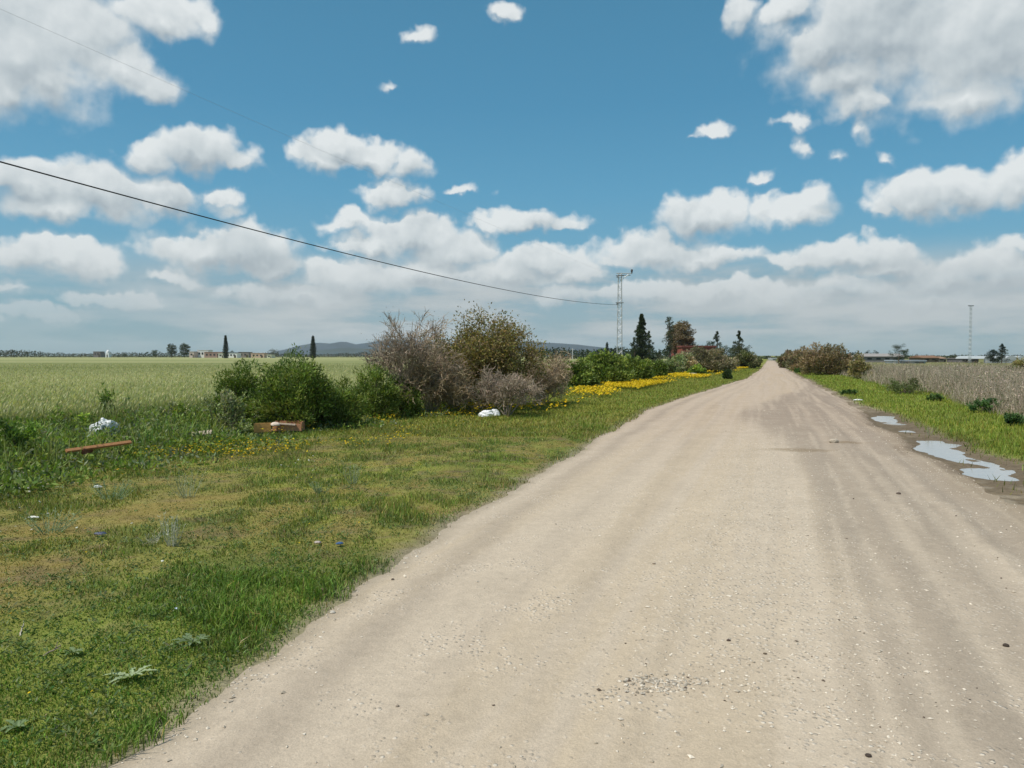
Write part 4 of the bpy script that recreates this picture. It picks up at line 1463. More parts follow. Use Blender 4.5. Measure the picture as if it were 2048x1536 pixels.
def treeline(name, x0, x1, y, dist, tops, label, cols, seed, step=5):
    """a far belt of trees that reads as one mass"""
    rs = np.random.default_rng(seed)
    S = Soup()
    for px in np.arange(x0, x1, step):
        r = ray(px, 711)
        t = dist * rs.uniform(0.93, 1.07) / r.y
        topy = np.interp(px, tops[0], tops[1]) + rs.uniform(-1.6, 1.6)
        H = max(0.8, CAM_H + (711.5 - topy) / FPX * t)
        n = 60
        Rr = step / FPX * t * rs.uniform(0.7, 1.4)
        c = np.array([r.x * t, r.y * t, 0])
        off = rs.normal(size=(n, 3))
        off /= np.linalg.norm(off, axis=1)[:, None]
        off *= (rs.random(n) ** 0.4)[:, None]
        P = c + np.array([0, 0, H * 0.5]) + off * np.array([Rr, Rr, H * 0.5])
        b = np.array(cols)[rs.integers(0, len(cols))]
        outd = off * 1.0
        leaves(S, P, 0.16 * H + 0.3, 0.10 * H + 0.2, jitter(np.tile(b, (n, 1)), 0.2, 0.06), outd / (np.linalg.norm(outd, axis=1)[:, None] + 1e-9), 0.5)
    o = link(name, S.mesh(name), M_LEAF)
    tag(o, label, 'trees', kind='stuff')


treeline('distant_trees', -150, 420, 0, 640, ([-150, 30, 60, 100, 140, 200, 300, 420], [699, 701, 703, 707, 707, 707, 706, 706]), 'far low belt of trees behind the grain field', [(0.035, 0.05, 0.025), (0.055, 0.06, 0.035)], 301, 4)
treeline('distant_trees', 470, 780, 0, 600, ([470, 600, 640, 700, 740, 780], [706, 708, 709, 707, 705, 706]), 'far low belt of trees in front of the blue hills', [(0.04, 0.055, 0.03), (0.07, 0.065, 0.045)], 302, 5)
treeline('distant_trees', 1060, 1350, 0, 260, ([1060, 1130, 1180, 1230, 1330], [698, 698, 702, 696, 700]), 'dark belt of distant trees seen above the bright green bushes', CYP + CON, 303, 6)
treeline('distant_trees', 1490, 1720, 0, 330, ([1490, 1520, 1545, 1580, 1720], [712, 713, 714, 713, 706]), 'dark strip of distant trees across the end of the road', CYP + CON, 304, 4)
treeline('distant_trees', 1710, 2200, 0, 330, ([1710, 1800, 1900, 2200], [710, 712, 712, 710]), 'low belt of distant trees behind the sheds and the greenhouse', CYP + CON, 305, 6)


# ------------------------------------------------------------------ hills
def hill(name, dist, pts, label, col, seed, depth=900):
    """rounded ridge: crest heights read at image columns, real depth behind and before"""
    xs = np.linspace(pts[0][0], pts[-1][0], 120)
    ty = np.interp(xs, [p[0] for p in pts], [p[1] for p in pts]) + 1.2 * (fbm(xs * 0.06, 0 * xs, seed, 4) - 0.5)
    rows = 15
    V = []
    for j in range(rows):
        q = j / (rows - 1) * 2 - 1
        prof = np.cos(q * pi / 2) ** 1.3 if abs(q) < 1 else 0.0
        dd = dist + q * depth
        for x, t in zip(xs, ty):
            rx = (x - 1024) / FPX
            H = max(0.0, (713.5 - t) / FPX * dist) * 1.12
            fade = min(1, (x - xs[0]) / 40, (xs[-1] - x) / 40)
            V.append((rx * (dist + q * depth * 0.4), dd, H * fade * prof * (1 + 0.25 * (float(vnoise(x * 0.05, q * 3, seed)) - 0.5) * (1 - prof)) - 0.5))
    V = np.array(V)
    n = len(xs)
    idx = np.arange(rows * n).reshape(rows, n)
    F = np.stack([idx[:-1, :-1], idx[:-1, 1:], idx[1:, 1:], idx[1:, :-1]], -1).reshape(-1, 4)
    S = Soup()
    S.add(V, F, 4, np.array(col))
    o = link(name, S.mesh(name, True), M_HILL)
    tag(o, label, 'hills', kind='structure')


hill('hills', 3900, [(540, 712), (590, 701), (615, 694), (640, 690), (665, 692), (690, 688), (715, 693), (740, 690), (780, 684), (830, 686), (900, 690), (1000, 688), (1080, 689), (1150, 693), (1200, 698), (1260, 706), (1300, 712)], 'range of low blue hills beyond the field', (0.035, 0.055, 0.075), 401)  # both hill colours carry part of the distance haze as painted blue
hill('hills', 3200, [(600, 712), (640, 703), (670, 700), (700, 698), (740, 701), (790, 696), (860, 703), (960, 712)], 'darker foothills in front of the blue range', (0.03, 0.05, 0.055), 402, 400)


# ------------------------------------------------------------------ buildings
def wall_part(root, name, c, s, col, mat=None):
    S = Soup()
    box(S, c, s, col)
    return link(name, S.mesh(name), mat or M_WALL, root)


def far_house(name, px, dist, wpx, top, label, wall, roof=None, kind='flat', cat='house', nwin=3, depth=6.0, lift=0.0, floor_y=None):
    r = ray(px, top)
    t = dist / r.y
    H = CAM_H + r.z * t
    W = wpx / FPX * dist
    root = thing(name, (r.x * t, dist, 0), label, cat)
    rf = roof if roof is not None else tuple(np.array(wall) * 0.8)
    if kind == 'flat':
        wall_part(root, 'wall', (0, 0, (H - 0.25) / 2), (W, depth, H - 0.25), wall)
        wall_part(root, 'roof', (0, 0, H - 0.12), (W + 0.3, depth + 0.3, 0.25), rf)
    else:
        eave = H * 0.66
        wall_part(root, 'wall', (0, 0, eave / 2), (W, depth, eave), wall)
        S = Soup()
        w2, d2 = W / 2 + 0.3, depth / 2 + 0.3
        V = [(-w2, -d2, eave), (w2, -d2, eave), (w2, d2, eave), (-w2, d2, eave), (-w2, 0, H), (w2, 0, H)]
        S.add(V, [[0, 1, 5, 4], [2, 3, 4, 5], [3, 2, 1, 0]], 4, np.array(rf, float))
        S.add(V, [[0, 4, 3], [1, 2, 5]], 3, np.array(rf, float))
        link('roof', S.mesh('roof'), M_WALL, root)
    Hw = (H - 0.25) if kind == 'flat' else H * 0.66
    for i in range(nwin):
        x = -W / 2 + W * (i + 0.7) / (nwin + 0.6)
        wn = wall_part(root, 'window', (x, -depth / 2 - 0.02, Hw * 0.62), (min(1.0, W / (nwin * 2.2)), 0.08, Hw * 0.26), (0.04, 0.045, 0.05))
    wall_part(root, 'door', (W * 0.32, -depth / 2 - 0.03, Hw * 0.3), (min(1.0, W * 0.18), 0.1, Hw * 0.6), (0.09, 0.07, 0.05))
    return root


WH, PK = (0.82, 0.80, 0.76), (0.50, 0.36, 0.30)
far_house('farm_house', 388, 400, 9, 703, 'tiny pale pink house touching the right tall dark tree', (0.62, 0.50, 0.45), nwin=1)
far_house('farm_house', 410, 405, 22, 700, 'bright white two storey farm house left of the lone cypress', WH, nwin=3)
far_house('farm_building', 430, 398, 34, 704, 'long reddish brown farm building beside the white two storey house', (0.36, 0.24, 0.20), (0.34, 0.18, 0.14), nwin=4)
far_house('farm_house', 446, 385, 10, 706, 'small cream house directly behind the lone cypress', (0.66, 0.63, 0.54), nwin=1)
far_house('farm_house', 467, 395, 22, 705, 'low white house with a dark roof right of the lone cypress', WH, (0.06, 0.06, 0.06), nwin=3)
far_house('farm_building', 491, 420, 20, 704, 'grey brown farm building between the dark roofed house and the peach house', (0.26, 0.22, 0.20), (0.14, 0.11, 0.10), nwin=2)
far_house('farm_house', 519, 395, 26, 706, 'wide peach coloured farm house', (0.58, 0.42, 0.32), (0.45, 0.28, 0.20), nwin=3)
far_house('farm_house', 542, 385, 9, 709, 'small cream shed at the right end of the peach house', (0.66, 0.64, 0.50), nwin=1)
far_house('farm_building', 198, 560, 14, 703, 'low brown grey building beside the white hut', (0.22, 0.19, 0.18), nwin=2)
far_house('red_brick_building', 1385, 118, 64, 692, 'long low red brick building half hidden behind brown thickets', (0.24, 0.075, 0.055), (0.17, 0.06, 0.05), nwin=4, cat='building', depth=8)
far_house('long_shed', 1755, 175, 80, 707, 'long low grey shed beyond the dry weeds', (0.25, 0.23, 0.22), (0.30, 0.28, 0.26), 'gable', nwin=4, cat='shed')
far_house('brown_roofed_house', 1848, 175, 32, 711, 'low house with a brown roof between the open topped tree and the hut', (0.26, 0.20, 0.15), (0.22, 0.13, 0.08), 'gable', nwin=2)
far_house('low_hut', 1870, 180, 16, 713, 'little pale brown hut right of the brown roofed house', (0.40, 0.33, 0.27), (0.30, 0.2, 0.14), 'gable', nwin=1)
far_house('grey_hut', 1925, 170, 32, 716, 'low dark grey hut left of the greenhouse', (0.14, 0.13, 0.13), (0.16, 0.15, 0.15), nwin=2)
far_house('pale_shed', 1810, 150, 50, 720, 'bluish grey low shed under the open topped tree', (0.26, 0.30, 0.32), (0.32, 0.36, 0.40), nwin=2, cat='shed')


def white_hut():
    px, dist = 216, 540
    r = ray(px, 700)
    t = dist / r.y
    H = CAM_H + r.z * t
    root = thing('white_hut', (r.x * t, dist, 0), 'little bright white hut with a rounded top on the far edge of the field', 'hut')
    wall_part(root, 'wall', (0, 0, H * 0.3), (2.6, 2.6, H * 0.6), (0.8, 0.8, 0.78))
    S = Soup()
    n = 14
    prev = None
    V, F = [], []
    for j in range(6):
        q = j / 5 * pi / 2
        for i in range(n):
            a = 2 * pi * i / n
            V.append((1.25 * cos(q) * cos(a), 1.25 * cos(q) * sin(a), H * 0.6 + H * 0.4 * sin(q)))
    for j in range(5):
        for i in range(n):
            F.append((j * n + i, j * n + (i + 1) % n, (j + 1) * n + (i + 1) % n, (j + 1) * n + i))
    S.add(V, F, 4, np.array([0.8, 0.8, 0.78]))
    link('dome', S.mesh('dome', True), M_WALL, root)
    wall_part(root, 'door', (0, -1.32, H * 0.2), (0.8, 0.08, H * 0.4), (0.1, 0.08, 0.06))


white_hut()


def greenhouse():
    dist = 160
    x0, x1 = (ray(1938, 715).x * dist), (ray(2110, 715).x * dist)
    root = thing('greenhouse', ((x0 + x1) / 2, dist, 0), 'long pale plastic greenhouse behind the pair of dark trees', 'greenhouse')
    W = x1 - x0
    n = 8
    R = W / n / 2
    for i in range(n):
        S = Soup()
        V, F = [], []
        k = 8
        for j in range(k + 1):
            a = pi * j / k
            for y in (-5, 5):
                V.append((-W / 2 + R * (2 * i + 1) - cos(a) * R, y, 0.9 + sin(a) * 0.62))
        F = [(2 * j, 2 * j + 1, 2 * j + 3, 2 * j + 2) for j in range(k)]
        S.add(V, F, 4, np.array([0.46, 0.49, 0.50]))
        F2 = [[2 * j for j in range(k + 1)]]
        S.add(np.array(V), F2, k + 1, np.array([0.46, 0.49, 0.50]))
        link('roof_arch', S.mesh('roof_arch', True), M_PLASTIC, root)
        wall_part(root, 'wall_panel', (-W / 2 + R * (2 * i + 1), -5.02, 0.45), (2 * R - 0.12, 0.06, 0.88), (0.42, 0.45, 0.46), M_PLASTIC)
        wall_part(root, 'post', (-W / 2 + R * 2 * i, -5.05, 0.5), (0.1, 0.1, 1.0), (0.25, 0.25, 0.25), M_METAL)


greenhouse()
far_house('roadside_building', 1548, 250, 14, 716, 'tiny pale building at the far end of the dirt road', (0.50, 0.52, 0.52), (0.42, 0.45, 0.46), nwin=2, cat='building', depth=4)


# ------------------------------------------------------------------ power line
def lattice(S, H, w0, w1, n, col, rr):
    """four legs and zigzag bracing"""
    A, B, R = [], [], []
    c = lambda z, sx, sy: np.array([sx * (w0 + (w1 - w0) * z / H) / 2, sy * (w0 + (w1 - w0) * z / H) / 2, z])
    for sx in (-1, 1):
        for sy in (-1, 1):
            A.append(c(0, sx, sy)); B.append(c(H, sx, sy)); R.append(rr)
    for i in range(n):
        z0, z1 = H * i / n, H * (i + 1) / n
        f = 1 if i % 2 else -1
        for sy in (-1, 1):
            A.append(c(z0, -f, sy)); B.append(c(z1, f, sy)); R.append(rr * 0.5)
        for sx in (-1, 1):
            A.append(c(z0, sx, -f)); B.append(c(z1, sx, f)); R.append(rr * 0.5)
        for sy in (-1, 1):
            A.append(c(z1, -1, sy)); B.append(c(z1, 1, sy)); R.append(rr * 0.4)
    tubes(S, A, B, np.array(R), np.array(R), np.array(col), 4)


POLE_D = 94.0
pr = ray(1239, 711)
POLE = Vector((pr.x * POLE_D / pr.y, POLE_D, 0))
GALV = (0.44, 0.45, 0.45)


def lattice_pole():
    root = thing('lattice_pole', POLE, 'grey lattice power pole with one side arm behind the bright green bushes', 'power pole')
    S = Soup()
    H = 12.0
    lattice(S, H, 0.66, 0.40, 22, GALV, 0.030)
    link('mast', S.mesh('mast'), M_METAL, root)
    S = Soup()
    tubes(S, [[-0.45, 0, H - 0.02], [-0.2, 0.1, H - 0.25], [0, 0, H - 0.9]], [[1.55, 0, H - 0.05], [1.35, 0.1, H - 0.25], [1.1, 0, H - 0.15]], 0.05, 0.045, np.array(GALV) * 0.9, 5)
    link('cross_arm', S.mesh('cross_arm'), M_METAL, root)
    S = Soup()
    for z, r in ((0.06, 0.09), (0.18, 0.13), (0.30, 0.16), (0.42, 0.13)):
        tubes(S, [[1.5, 0, H + z - 0.05]], [[1.5, 0, H + z + 0.06]], r, r * 0.8, np.array([0.06, 0.045, 0.04]), 9)
    ins = link('insulator', S.mesh('insulator'), M_CABLE, root)
    for z in (8.25, H - 0.35):
        S = Soup()
        tubes(S, [[-0.55, -0.3, z]], [[0.45, -0.3, z]], 0.05, 0.05, np.array([0.13, 0.13, 0.13]), 5)
        tubes(S, [[-0.4, -0.36, z - 0.02]], [[-0.4, -0.36, z - 0.3]], 0.06, 0.05, np.array([0.09, 0.08, 0.075]), 7)
        link('bracket', S.mesh('bracket'), M_METAL, root)
    S = Soup()
    box(S, (0, 0, 0.15), (1.0, 1.0, 0.4), (0.4, 0.38, 0.35))
    link('concrete_foot', S.mesh('concrete_foot'), M_STONE, root)


lattice_pole()


def cable(name, label, pts, r, col):
    """hanging cable through (t, z): t=0 at the near side, 1 at the pole"""
    A0 = Vector((-14.6, 21.0, 0))
    T = np.linspace(pts[0][0], 1.0, 90)
    co = np.polyfit([p[0] for p in pts], [p[1] for p in pts], 2)
    zz = np.polyval(co, T)
    zz += (pts[-1][1] - np.polyval(co, 1.0)) * np.clip(T, 0, 1) ** 4
    P = np.column_stack([A0.x + (POLE.x - 0.4 - A0.x) * T, A0.y + (POLE.y - 0.36 - A0.y) * T, zz])
    S = Soup()
    tubes(S, P[:-1], P[1:], r, r, np.array(col), 6)
    o = link(name, S.mesh(name, True), M_CABLE)
    tag(o, label, 'cable', 'cables of the power line')


cable('power_cable', 'thick black twisted cable sagging from overhead to the lattice pole', [(-0.7, 10.2), (0, 7.43), (0.125, 6.92), (0.256, 6.70), (0.5, 6.42), (0.64, 6.52), (0.87, 7.45), (1, 8.0)], 0.022, (0.015, 0.017, 0.018))
cable('power_cable', 'thin pale wire high above the thick black cable', [(-0.7, 12.0), (0, 11.35), (0.085, 11.36), (0.226, 11.4), (0.6, 11.2), (1, 11.4)], 0.0032, (0.30, 0.32, 0.33))


def far_mast():
    dist = 150
    r = ray(1942, 612)
    t = dist / r.y
    H = CAM_H + r.z * t
    root = thing('lattice_mast', (r.x * t, dist, 0), 'thin pale lattice mast rising beyond the greenhouse end', 'mast')
    S = Soup()
    lattice(S, H, 0.36, 0.26, 26, (0.36, 0.40, 0.41), 0.028)
    link('mast', S.mesh('mast'), M_METAL, root)
    S = Soup()
    tubes(S, [[-0.55, 0, H + 0.05]], [[0.55, 0, H + 0.05]], 0.10, 0.10, np.array([0.18, 0.20, 0.20]), 5)
    link('cross_arm', S.mesh('cross_arm'), M_METAL, root)


far_mast()
for i, (px, d, top, lb) in enumerate([(1145, 240, 697, 'pale thin post far behind the bright green bushes')]):
    r = ray(px, top)
    t = d / r.y
    S = Soup()
    H = CAM_H + r.z * t
    tubes(S, [[0, 0, 0]], [[0, 0, H]], 0.16, 0.13, np.array([0.5, 0.5, 0.5]), 8)
    tubes(S, [[-0.6, 0, H - 0.3]], [[0.6, 0, H - 0.3]], 0.06, 0.06, np.array([0.4, 0.4, 0.4]), 6)
    o = link('concrete_post', S.mesh('concrete_post'), M_STONE)
    o.location = (r.x * t, d, 0)
    tag(o, lb, 'post')


# ------------------------------------------------------------------ things lying about
def crumple(name, center, size, col, label, cat, seed, mat=None, rough=0.55, lobes=3):
    """crumpled sheet or bag: folded, creased blob resting on the ground"""
    import bmesh
    bm = bmesh.new()
    bmesh.ops.create_icosphere(bm, subdivisions=5, radius=1.0)
    V = np.array([v.co[:] for v in bm.verts])
    F = np.array([[v.index for v in f.verts] for f in bm.faces])
    bm.free()
    rs = np.random.default_rng(seed)
    k = np.ones(len(V))
    for _ in range(lobes * 9):      # creases: planes that fold the skin in and out
        nrm = rs.normal(size=3)
        nrm /= np.linalg.norm(nrm)
        o = rs.uniform(-0.6, 0.6)
        k += rs.uniform(0.03, 0.12) * rough * (np.abs(V @ nrm - o) - 0.35)
    k += rough * 0.8 * (fbm(V[:, 0] * 2.2 + seed, V[:, 1] * 2.2 + V[:, 2] * 1.7, seed, 3) - 0.5)
    k = np.clip(k / k.mean(), 0.35, 1.8)
    V = V * k[:, None]
    V[:, 2] = np.where(V[:, 2] < -0.3, -0.3 + (V[:, 2] + 0.3) * 0.2, V[:, 2])
    V = V * np.array(size) / 2 * (0.72 if cat == 'litter' else 1.0)
    V[:, 2] -= V[:, 2].min()
    S = Soup()
    S.add(V, F, 3, np.array(col))
    o = link(name, S.mesh(name), mat or M_PLASTIC)
    o.location = center
    o.rotation_euler = (0, 0, rs.uniform(-0.5, 0.5))
    return tag(o, label, cat)


def on_ground(px, py, lift=0.0):
    g = ground_at(px, py, lift)
    return (g.x, g.y, float(height(g.x, g.y)) + lift)


crumple('white_sack', on_ground(210, 877, 0.18), (0.46, 0.36, 0.42), (0.62, 0.64, 0.62), 'dirty white plastic sack lying in the tall weeds above the orange plank', 'sack', 21, rough=1.1)
crumple('white_bag', on_ground(974, 838, 0.02), (0.34, 0.24, 0.20), (0.84, 0.84, 0.86), 'bright white crumpled bag lying in the flowers in front of the pale grey shrub', 'bag', 22, rough=1.9, lobes=4)
crumple('white_bag', on_ground(990, 836, 0.02), (0.20, 0.16, 0.24), (0.84, 0.84, 0.86), 'small white crumpled bag leaning on the right of the larger white bag', 'bag', 23, rough=2.0, lobes=4)
crumple('plastic_scrap', on_ground(1714, 801, 0.02), (0.46, 0.24, 0.10), (0.80, 0.80, 0.78), 'white plastic scrap at the grassy road edge on the weedy side', 'litter', 24, rough=0.9)
crumple('paper_scrap', on_ground(66, 1047, 0.02), (0.15, 0.045, 0.035), (0.70, 0.69, 0.60), 'thin whitish paper strip in the verge grass below the weeds', 'litter', 25, rough=0.9)
crumple('paper_scrap', on_ground(195, 985, 0.03), (0.13, 0.07, 0.05), (0.66, 0.66, 0.62), 'pale scrap among the white flowers', 'litter', 26, rough=1.1)
crumple('plastic_wrapper', on_ground(636, 1094, 0.02), (0.085, 0.05, 0.035), (0.45, 0.38, 0.33), 'beige crumpled wrapper left of the blue scrap in the grass', 'litter', 27, rough=0.9)
crumple('plastic_wrapper', on_ground(679, 1095, 0.02), (0.085, 0.06, 0.035), (0.06, 0.13, 0.28), 'blue crumpled wrapper in the verge grass', 'litter', 28, rough=0.9)
crumple('paper_scrap', on_ground(325, 1130, 0.03), (0.032, 0.03, 0.018), (0.82, 0.80, 0.70), 'tiny bright white scrap below the silvery stalks', 'litter', 29)
crumple('plastic_wrapper', on_ground(354, 1230, 0.015), (0.045, 0.03, 0.02), (0.45, 0.55, 0.68), 'tiny pale blue scrap in the brownish grass', 'litter', 30)
crumple('plastic_wrapper', on_ground(201, 1078, 0.02), (0.13, 0.08, 0.04), (0.07, 0.08, 0.13), 'dark bluish rag half hidden in the verge grass', 'litter', 31, rough=0.9)
crumple('paper_scrap', on_ground(1385, 750, 0.1), (1.1, 0.5, 0.22), (0.62, 0.56, 0.45), 'pale scrap lying at the far end of the yellow flowers', 'litter', 32)
crumple('earth_clod', on_ground(645, 1186, 0.0), (0.075, 0.055, 0.04), (0.13, 0.09, 0.06), 'dark brown clod in the grass near the road edge', 'clod', 33, M_STONE, 0.8)
crumple('earth_clod', on_ground(665, 1226, 0.0), (0.035, 0.03, 0.02), (0.55, 0.50, 0.42), 'small pale lump where the grass meets the road', 'clod', 34, M_STONE, 0.8)


def rot_of(dx, dy, dz, roll=0.0):
    d = Vector((dx, dy, dz)).normalized()
    return d.to_track_quat('X', 'Z').to_matrix() @ Matrix.Rotation(roll, 3, 'X')


def plank(name, a, b, w_, t_, col, label, cat='plank', roll=0.0):
    A, B = Vector(a), Vector(b)
    import bmesh
    bm = bmesh.new()
    bmesh.ops.create_cube(bm, size=1.0)
    bmesh.ops.scale(bm, vec=((B - A).length, w_, t_), verts=bm.verts)
    bmesh.ops.bevel(bm, geom=bm.edges[:], offset=min(w_, t_) * 0.12, segments=2, affect='EDGES')
    V = np.array([v.co[:] for v in bm.verts])
    S = Soup()
    for f in bm.faces:
        S.add([V[v.index] for v in f.verts], [list(range(len(f.verts)))], len(f.verts), np.array(col))
    bm.free()
    o = link(name, S.mesh(name), M_WOOD)
    o.location = (A + B) / 2
    o.rotation_euler = rot_of(*(B - A), roll).to_euler()
    return tag(o, label, cat)


def gp(px, py, z):
    g = ground_at(px, py, z)
    return (g.x, g.y, z)


plank('wooden_plank', gp(132, 902, 0.30), gp(262, 884, 0.32), 0.055, 0.035, (0.42, 0.20, 0.085), 'long orange brown plank lying across the tall weeds below the white sack', roll=0.7)
plank('wooden_board', gp(163, 903, 0.27), gp(182, 899, 0.27), 0.07, 0.08, (0.20, 0.075, 0.04), 'short dark red board sticking out under the orange plank')
plank('wooden_plank', gp(384, 869, 0.24), gp(424, 864, 0.27), 0.09, 0.03, (0.45, 0.37, 0.27), 'short pale weathered plank in the weeds left of the wooden box', roll=0.8)


def drawer():
    g = ground_at(556, 873)
    root = thing('wooden_box', (g.x, g.y, 0.09), 'orange brown wooden box dumped at the foot of the tall dark shrub', 'box', rz=0.10)

    def panel(name, c, s, col, rz=0.0, label=None):
        S = Soup()
        box(S, (0, 0, 0), s, col)
        o = link(name, S.mesh(name), M_WOOD, root)
        o.location = c
        o.rotation_euler = (0, 0, rz)
        if label:
            o['label'] = label
    org, red = (0.66, 0.34, 0.11), (0.50, 0.24, 0.13)
    panel('front_panel', (-0.27, -0.12, 0.10), (0.32, 0.03, 0.18), org, 0.25, 'light orange end panel')
    panel('side_panel', (0.18, -0.02, 0.09), (0.56, 0.025, 0.14), red, -0.06, 'reddish side panel')
    panel('side_panel', (0.16, 0.34, 0.10), (0.56, 0.025, 0.18), red)
    panel('back_panel', (0.45, 0.16, 0.10), (0.025, 0.34, 0.18), red)
    panel('bottom_panel', (0.14, 0.16, 0.03), (0.58, 0.34, 0.02), (0.35, 0.22, 0.13))
    o = crumple('foam_piece', (g.x - 0.02, g.y - 0.10, 0.22), (0.18, 0.14, 0.11), (0.66, 0.54, 0.44), 'pale rounded foam lump lying on the corner of the wooden box', 'foam', 41, M_STONE, 0.3)
    plank('pale_lath', (g.x + 0.02, g.y - 0.05, 0.26), (g.x + 0.36, g.y - 0.03, 0.235), 0.05, 0.03, (0.60, 0.46, 0.36), 'pale lath resting along the top of the reddish box side')


drawer()


def stick(px0, py0, px1, py1, r, col, label, lift=0.03, seed=1, forks=2):
    rs = np.random.default_rng(seed)
    a, b = np.array(gp(px0, py0, lift)), np.array(gp(px1, py1, lift + 0.03))
    n = 7
    P = np.array([a + (b - a) * i / n for i in range(n + 1)])
    P[1:-1] += rs.normal(size=(n - 1, 3)) * np.linalg.norm(b - a) * 0.025
    S = Soup()
    tubes(S, P[:-1], P[1:], np.linspace(r, r * 0.6, n), np.linspace(r * 0.95, r * 0.5, n), np.array(col), 6)
    for i in range(forks):
        k = rs.integers(2, n)
        e = P[k] + (b - a) * 0.18 + rs.normal(size=3) * 0.02
        tubes(S, [P[k]], [e], r * 0.5, r * 0.25, np.array(col), 5)
    S.v = [v - a for v in S.v]
    o = link('stick', S.mesh('stick', True), M_BARK)
    o.location = a
    tag(o, label, 'stick')


stick(84, 1313, 122, 1290, 0.005, (0.30, 0.24, 0.19), 'short bent grey stick lying in the brownish foreground grass', seed=3)
stick(41, 1272, 47, 1242, 0.004, (0.50, 0.44, 0.36), 'pale thin stick pointing away near the border of the foreground grass', seed=4, forks=0)
stick(705, 1012, 745, 1004, 0.004, (0.35, 0.28, 0.2), 'thin brown twig in the verge grass close to the road bend', seed=5)

for i, (px, py, r, col, lb) in enumerate([
        (1457, 1293, 0.010, (0.10, 0.07, 0.055), 'dark pebble alone in the middle of the road, right above the gravel heap'),
        (2012, 1299, 0.014, (0.06, 0.045, 0.035), 'blackish stone near the lower edge of the road on the puddle side'),
        (1797, 992, 0.020, (0.12, 0.09, 0.07), 'brown stone on the dark side of the road in line with the long puddle'),
        (1736, 1530, 0.010, (0.06, 0.045, 0.035), 'black pebble at the very bottom of the road'),
        (1308, 1135, 0.010, (0.22, 0.17, 0.12), 'brown pebble in the middle distance of the road centre'),
        (795, 1420, 0.008, (0.26, 0.21, 0.16), 'small brown pebble on the smooth pale side of the road'),
        (1530, 1318, 0.008, (0.12, 0.09, 0.06), 'small dark pebble right of the lone dark one in the road middle'),
        (1668, 888, 0.07, (0.42, 0.36, 0.28), 'pale lump of earth beside the damp stain on the road')]):
    me = stone_mesh('stone', (r * 1.3, r, r * 0.7), col, 60 + i)
    o = link('stone', me, M_STONE)
    g = ground_at(px, py)
    o.location = (g.x, g.y, float(height(g.x, g.y)) + r * 0.35)
    tag(o, lb, 'stone')


# plants that stand out one by one in the foreground
def rosette(px, py, n, L, wd, col, label, seed, name='thistle_plant', rise=0.6, curl=0.5):
    """plant with long arching leaves, each its own part"""
    rs = np.random.default_rng(seed)
    p = on_ground(px, py)
    root = thing(name, p, label, 'plant')
    for i in range(n):
        a = 2 * pi * i / n + rs.uniform(-0.3, 0.3)
        l = L * rs.uniform(0.6, 1.1)
        up = rise * rs.uniform(0.6, 1.5)
        k = 9
        V, T = [], []
        for j in range(k + 1):
            t = j / k
            rad = l * (t * cos(up * 0.6))
            z = 0.01 + l * (sin(up) * t - curl * t * t * 0.75)
            wj = wd * (sin(pi * min(1, t * 0.9 + 0.08)) ** 0.8) * (1 + 0.35 * (-1) ** j * (t > 0.1)) / 2
            dx, dy = cos(a), sin(a)
            V += [(rad * dx - wj * dy, rad * dy + wj * dx, z + wj * 0.5), (rad * dx, rad * dy, z), (rad * dx + wj * dy, rad * dy - wj * dx, z + wj * 0.5)]
            c = np.array(col) * rs.uniform(0.9, 1.1)
            T += [c, c * 1.5, c]
        F = []
        for j in range(k):
            b = 3 * j
            F += [[b, b + 1, b + 4, b + 3], [b + 1, b + 2, b + 5, b + 4]]
        S = Soup()
        S.add(V, F, 4, np.array(T))
        link('leaf', S.mesh('leaf', True), M_LEAF, root)


rosette(262, 1372, 12, 0.14, 0.022, (0.30, 0.36, 0.20), 'pale thistle with long arching leaves in the lush grass near the road', 501)
rosette(150, 1325, 8, 0.07, 0.022, (0.15, 0.20, 0.09), 'small grey green thistle in the brownish grass beside the bent stick', 502)
rosette(385, 1300, 9, 0.13, 0.026, (0.14, 0.19, 0.09), 'grey green thistle deep in the lush grass above the pale thistle', 503)
rosette(35, 1475, 9, 0.07, 0.018, (0.15, 0.21, 0.09), 'grey green thistle at the lowest left of the foreground grass', 504)


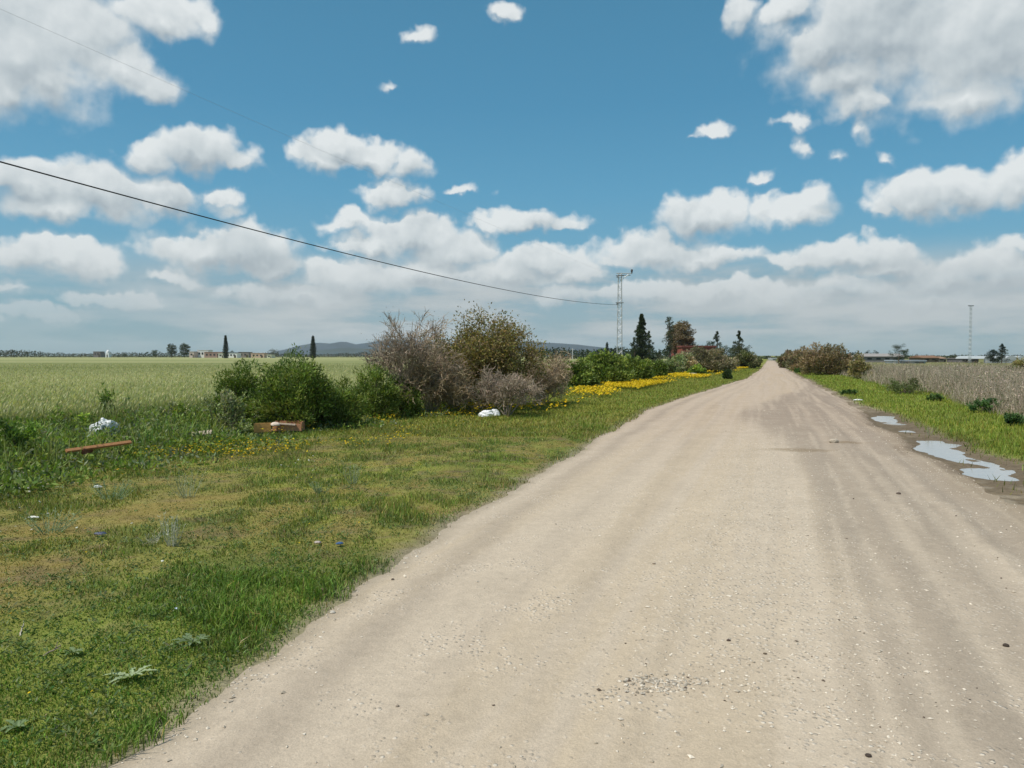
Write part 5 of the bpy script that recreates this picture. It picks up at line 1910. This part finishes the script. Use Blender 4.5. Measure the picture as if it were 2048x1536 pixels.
def stalks(px, py, n, H, R, col, label, seed, name='stalky_plant', head=None):
    rs = np.random.default_rng(seed)
    p = on_ground(px, py)
    root = thing(name, p, label, 'plant')
    S = Soup()
    S2 = Soup()
    for i in range(n):
        a, q = rs.uniform(0, 2 * pi), rs.random() ** 0.5
        b = np.array([cos(a) * q * R * 0.35, sin(a) * q * R * 0.35, 0])
        tip = np.array([cos(a) * q * R, sin(a) * q * R, H * rs.uniform(0.6, 1.05)])
        m = (b + tip) / 2 + rs.normal(size=3) * 0.01
        tubes(S, [b, m], [m, tip], [0.0026, 0.002], [0.002, 0.0012], np.array(col) * rs.uniform(0.8, 1.2), 4)
        k = 14
        t = rs.random(k)[:, None]
        P = b * (1 - t) + tip * t
        leaves(S2, P, rs.uniform(0.015, 0.04, k), 0.006, np.clip(np.tile(np.array(col) * (head or 1.0), (k, 1)) * rs.uniform(0.8, 1.25, (k, 1)), 0, .8), np.tile([[0, 0, 1.0]], (k, 1)), 0.45)
    link('stem', S.mesh('stem'), M_BARK, root)
    link('foliage', S2.mesh('foliage'), M_LEAF, root)


stalks(345, 1100, 20, 0.26, 0.13, (0.48, 0.48, 0.37), 'silvery upright stalks, tallest plant in the middle of the verge', 511)
stalks(300, 1098, 9, 0.10, 0.10, (0.42, 0.41, 0.30), 'low silvery stalks touching the tallest silvery plant', 512)
stalks(705, 975, 16, 0.26, 0.14, (0.28, 0.32, 0.18), 'grey green stalky plant in the verge near the road bend', 513)
stalks(375, 1005, 18, 0.30, 0.22, (0.32, 0.35, 0.22), 'tall pale green stalks behind the silvery plant', 514)
stalks(225, 1010, 22, 0.20, 0.28, (0.21, 0.29, 0.17), 'bluish green feathery patch near the pale scrap', 515)
stalks(100, 1075, 22, 0.18, 0.30, (0.20, 0.28, 0.16), 'bluish green feathery patch next to the thin paper strip', 516)
stalks(640, 995, 14, 0.14, 0.16, (0.20, 0.26, 0.14), 'low bluish green plant left of the grey green stalky one', 517)
stalks(1858, 868, 7, 0.20, 0.10, (0.30, 0.30, 0.20), 'pale dry sprig at the grassy rim of the long puddle', 518)


# ------------------------------------------------------------------ the air
def haze():
    S = Soup()
    box(S, (0, 0, 59.0), (13400, 13400, 124.0), (1, 1, 1))
    m = bpy.data.materials.new('haze')
    m.use_nodes = True
    q = NT(m.node_tree)
    v = q.n('ShaderNodeVolumePrincipled')
    v.inputs['Color'].default_value = (0.86, 0.93, 1.0, 1)
    v.inputs['Density'].default_value = 0.00009
    v.inputs['Anisotropy'].default_value = 0.2
    q.link(v.outputs[0], q.n('ShaderNodeOutputMaterial').inputs['Volume'])
    o = link('haze', S.mesh('haze'), m)
    tag(o, kind='stuff')


haze()
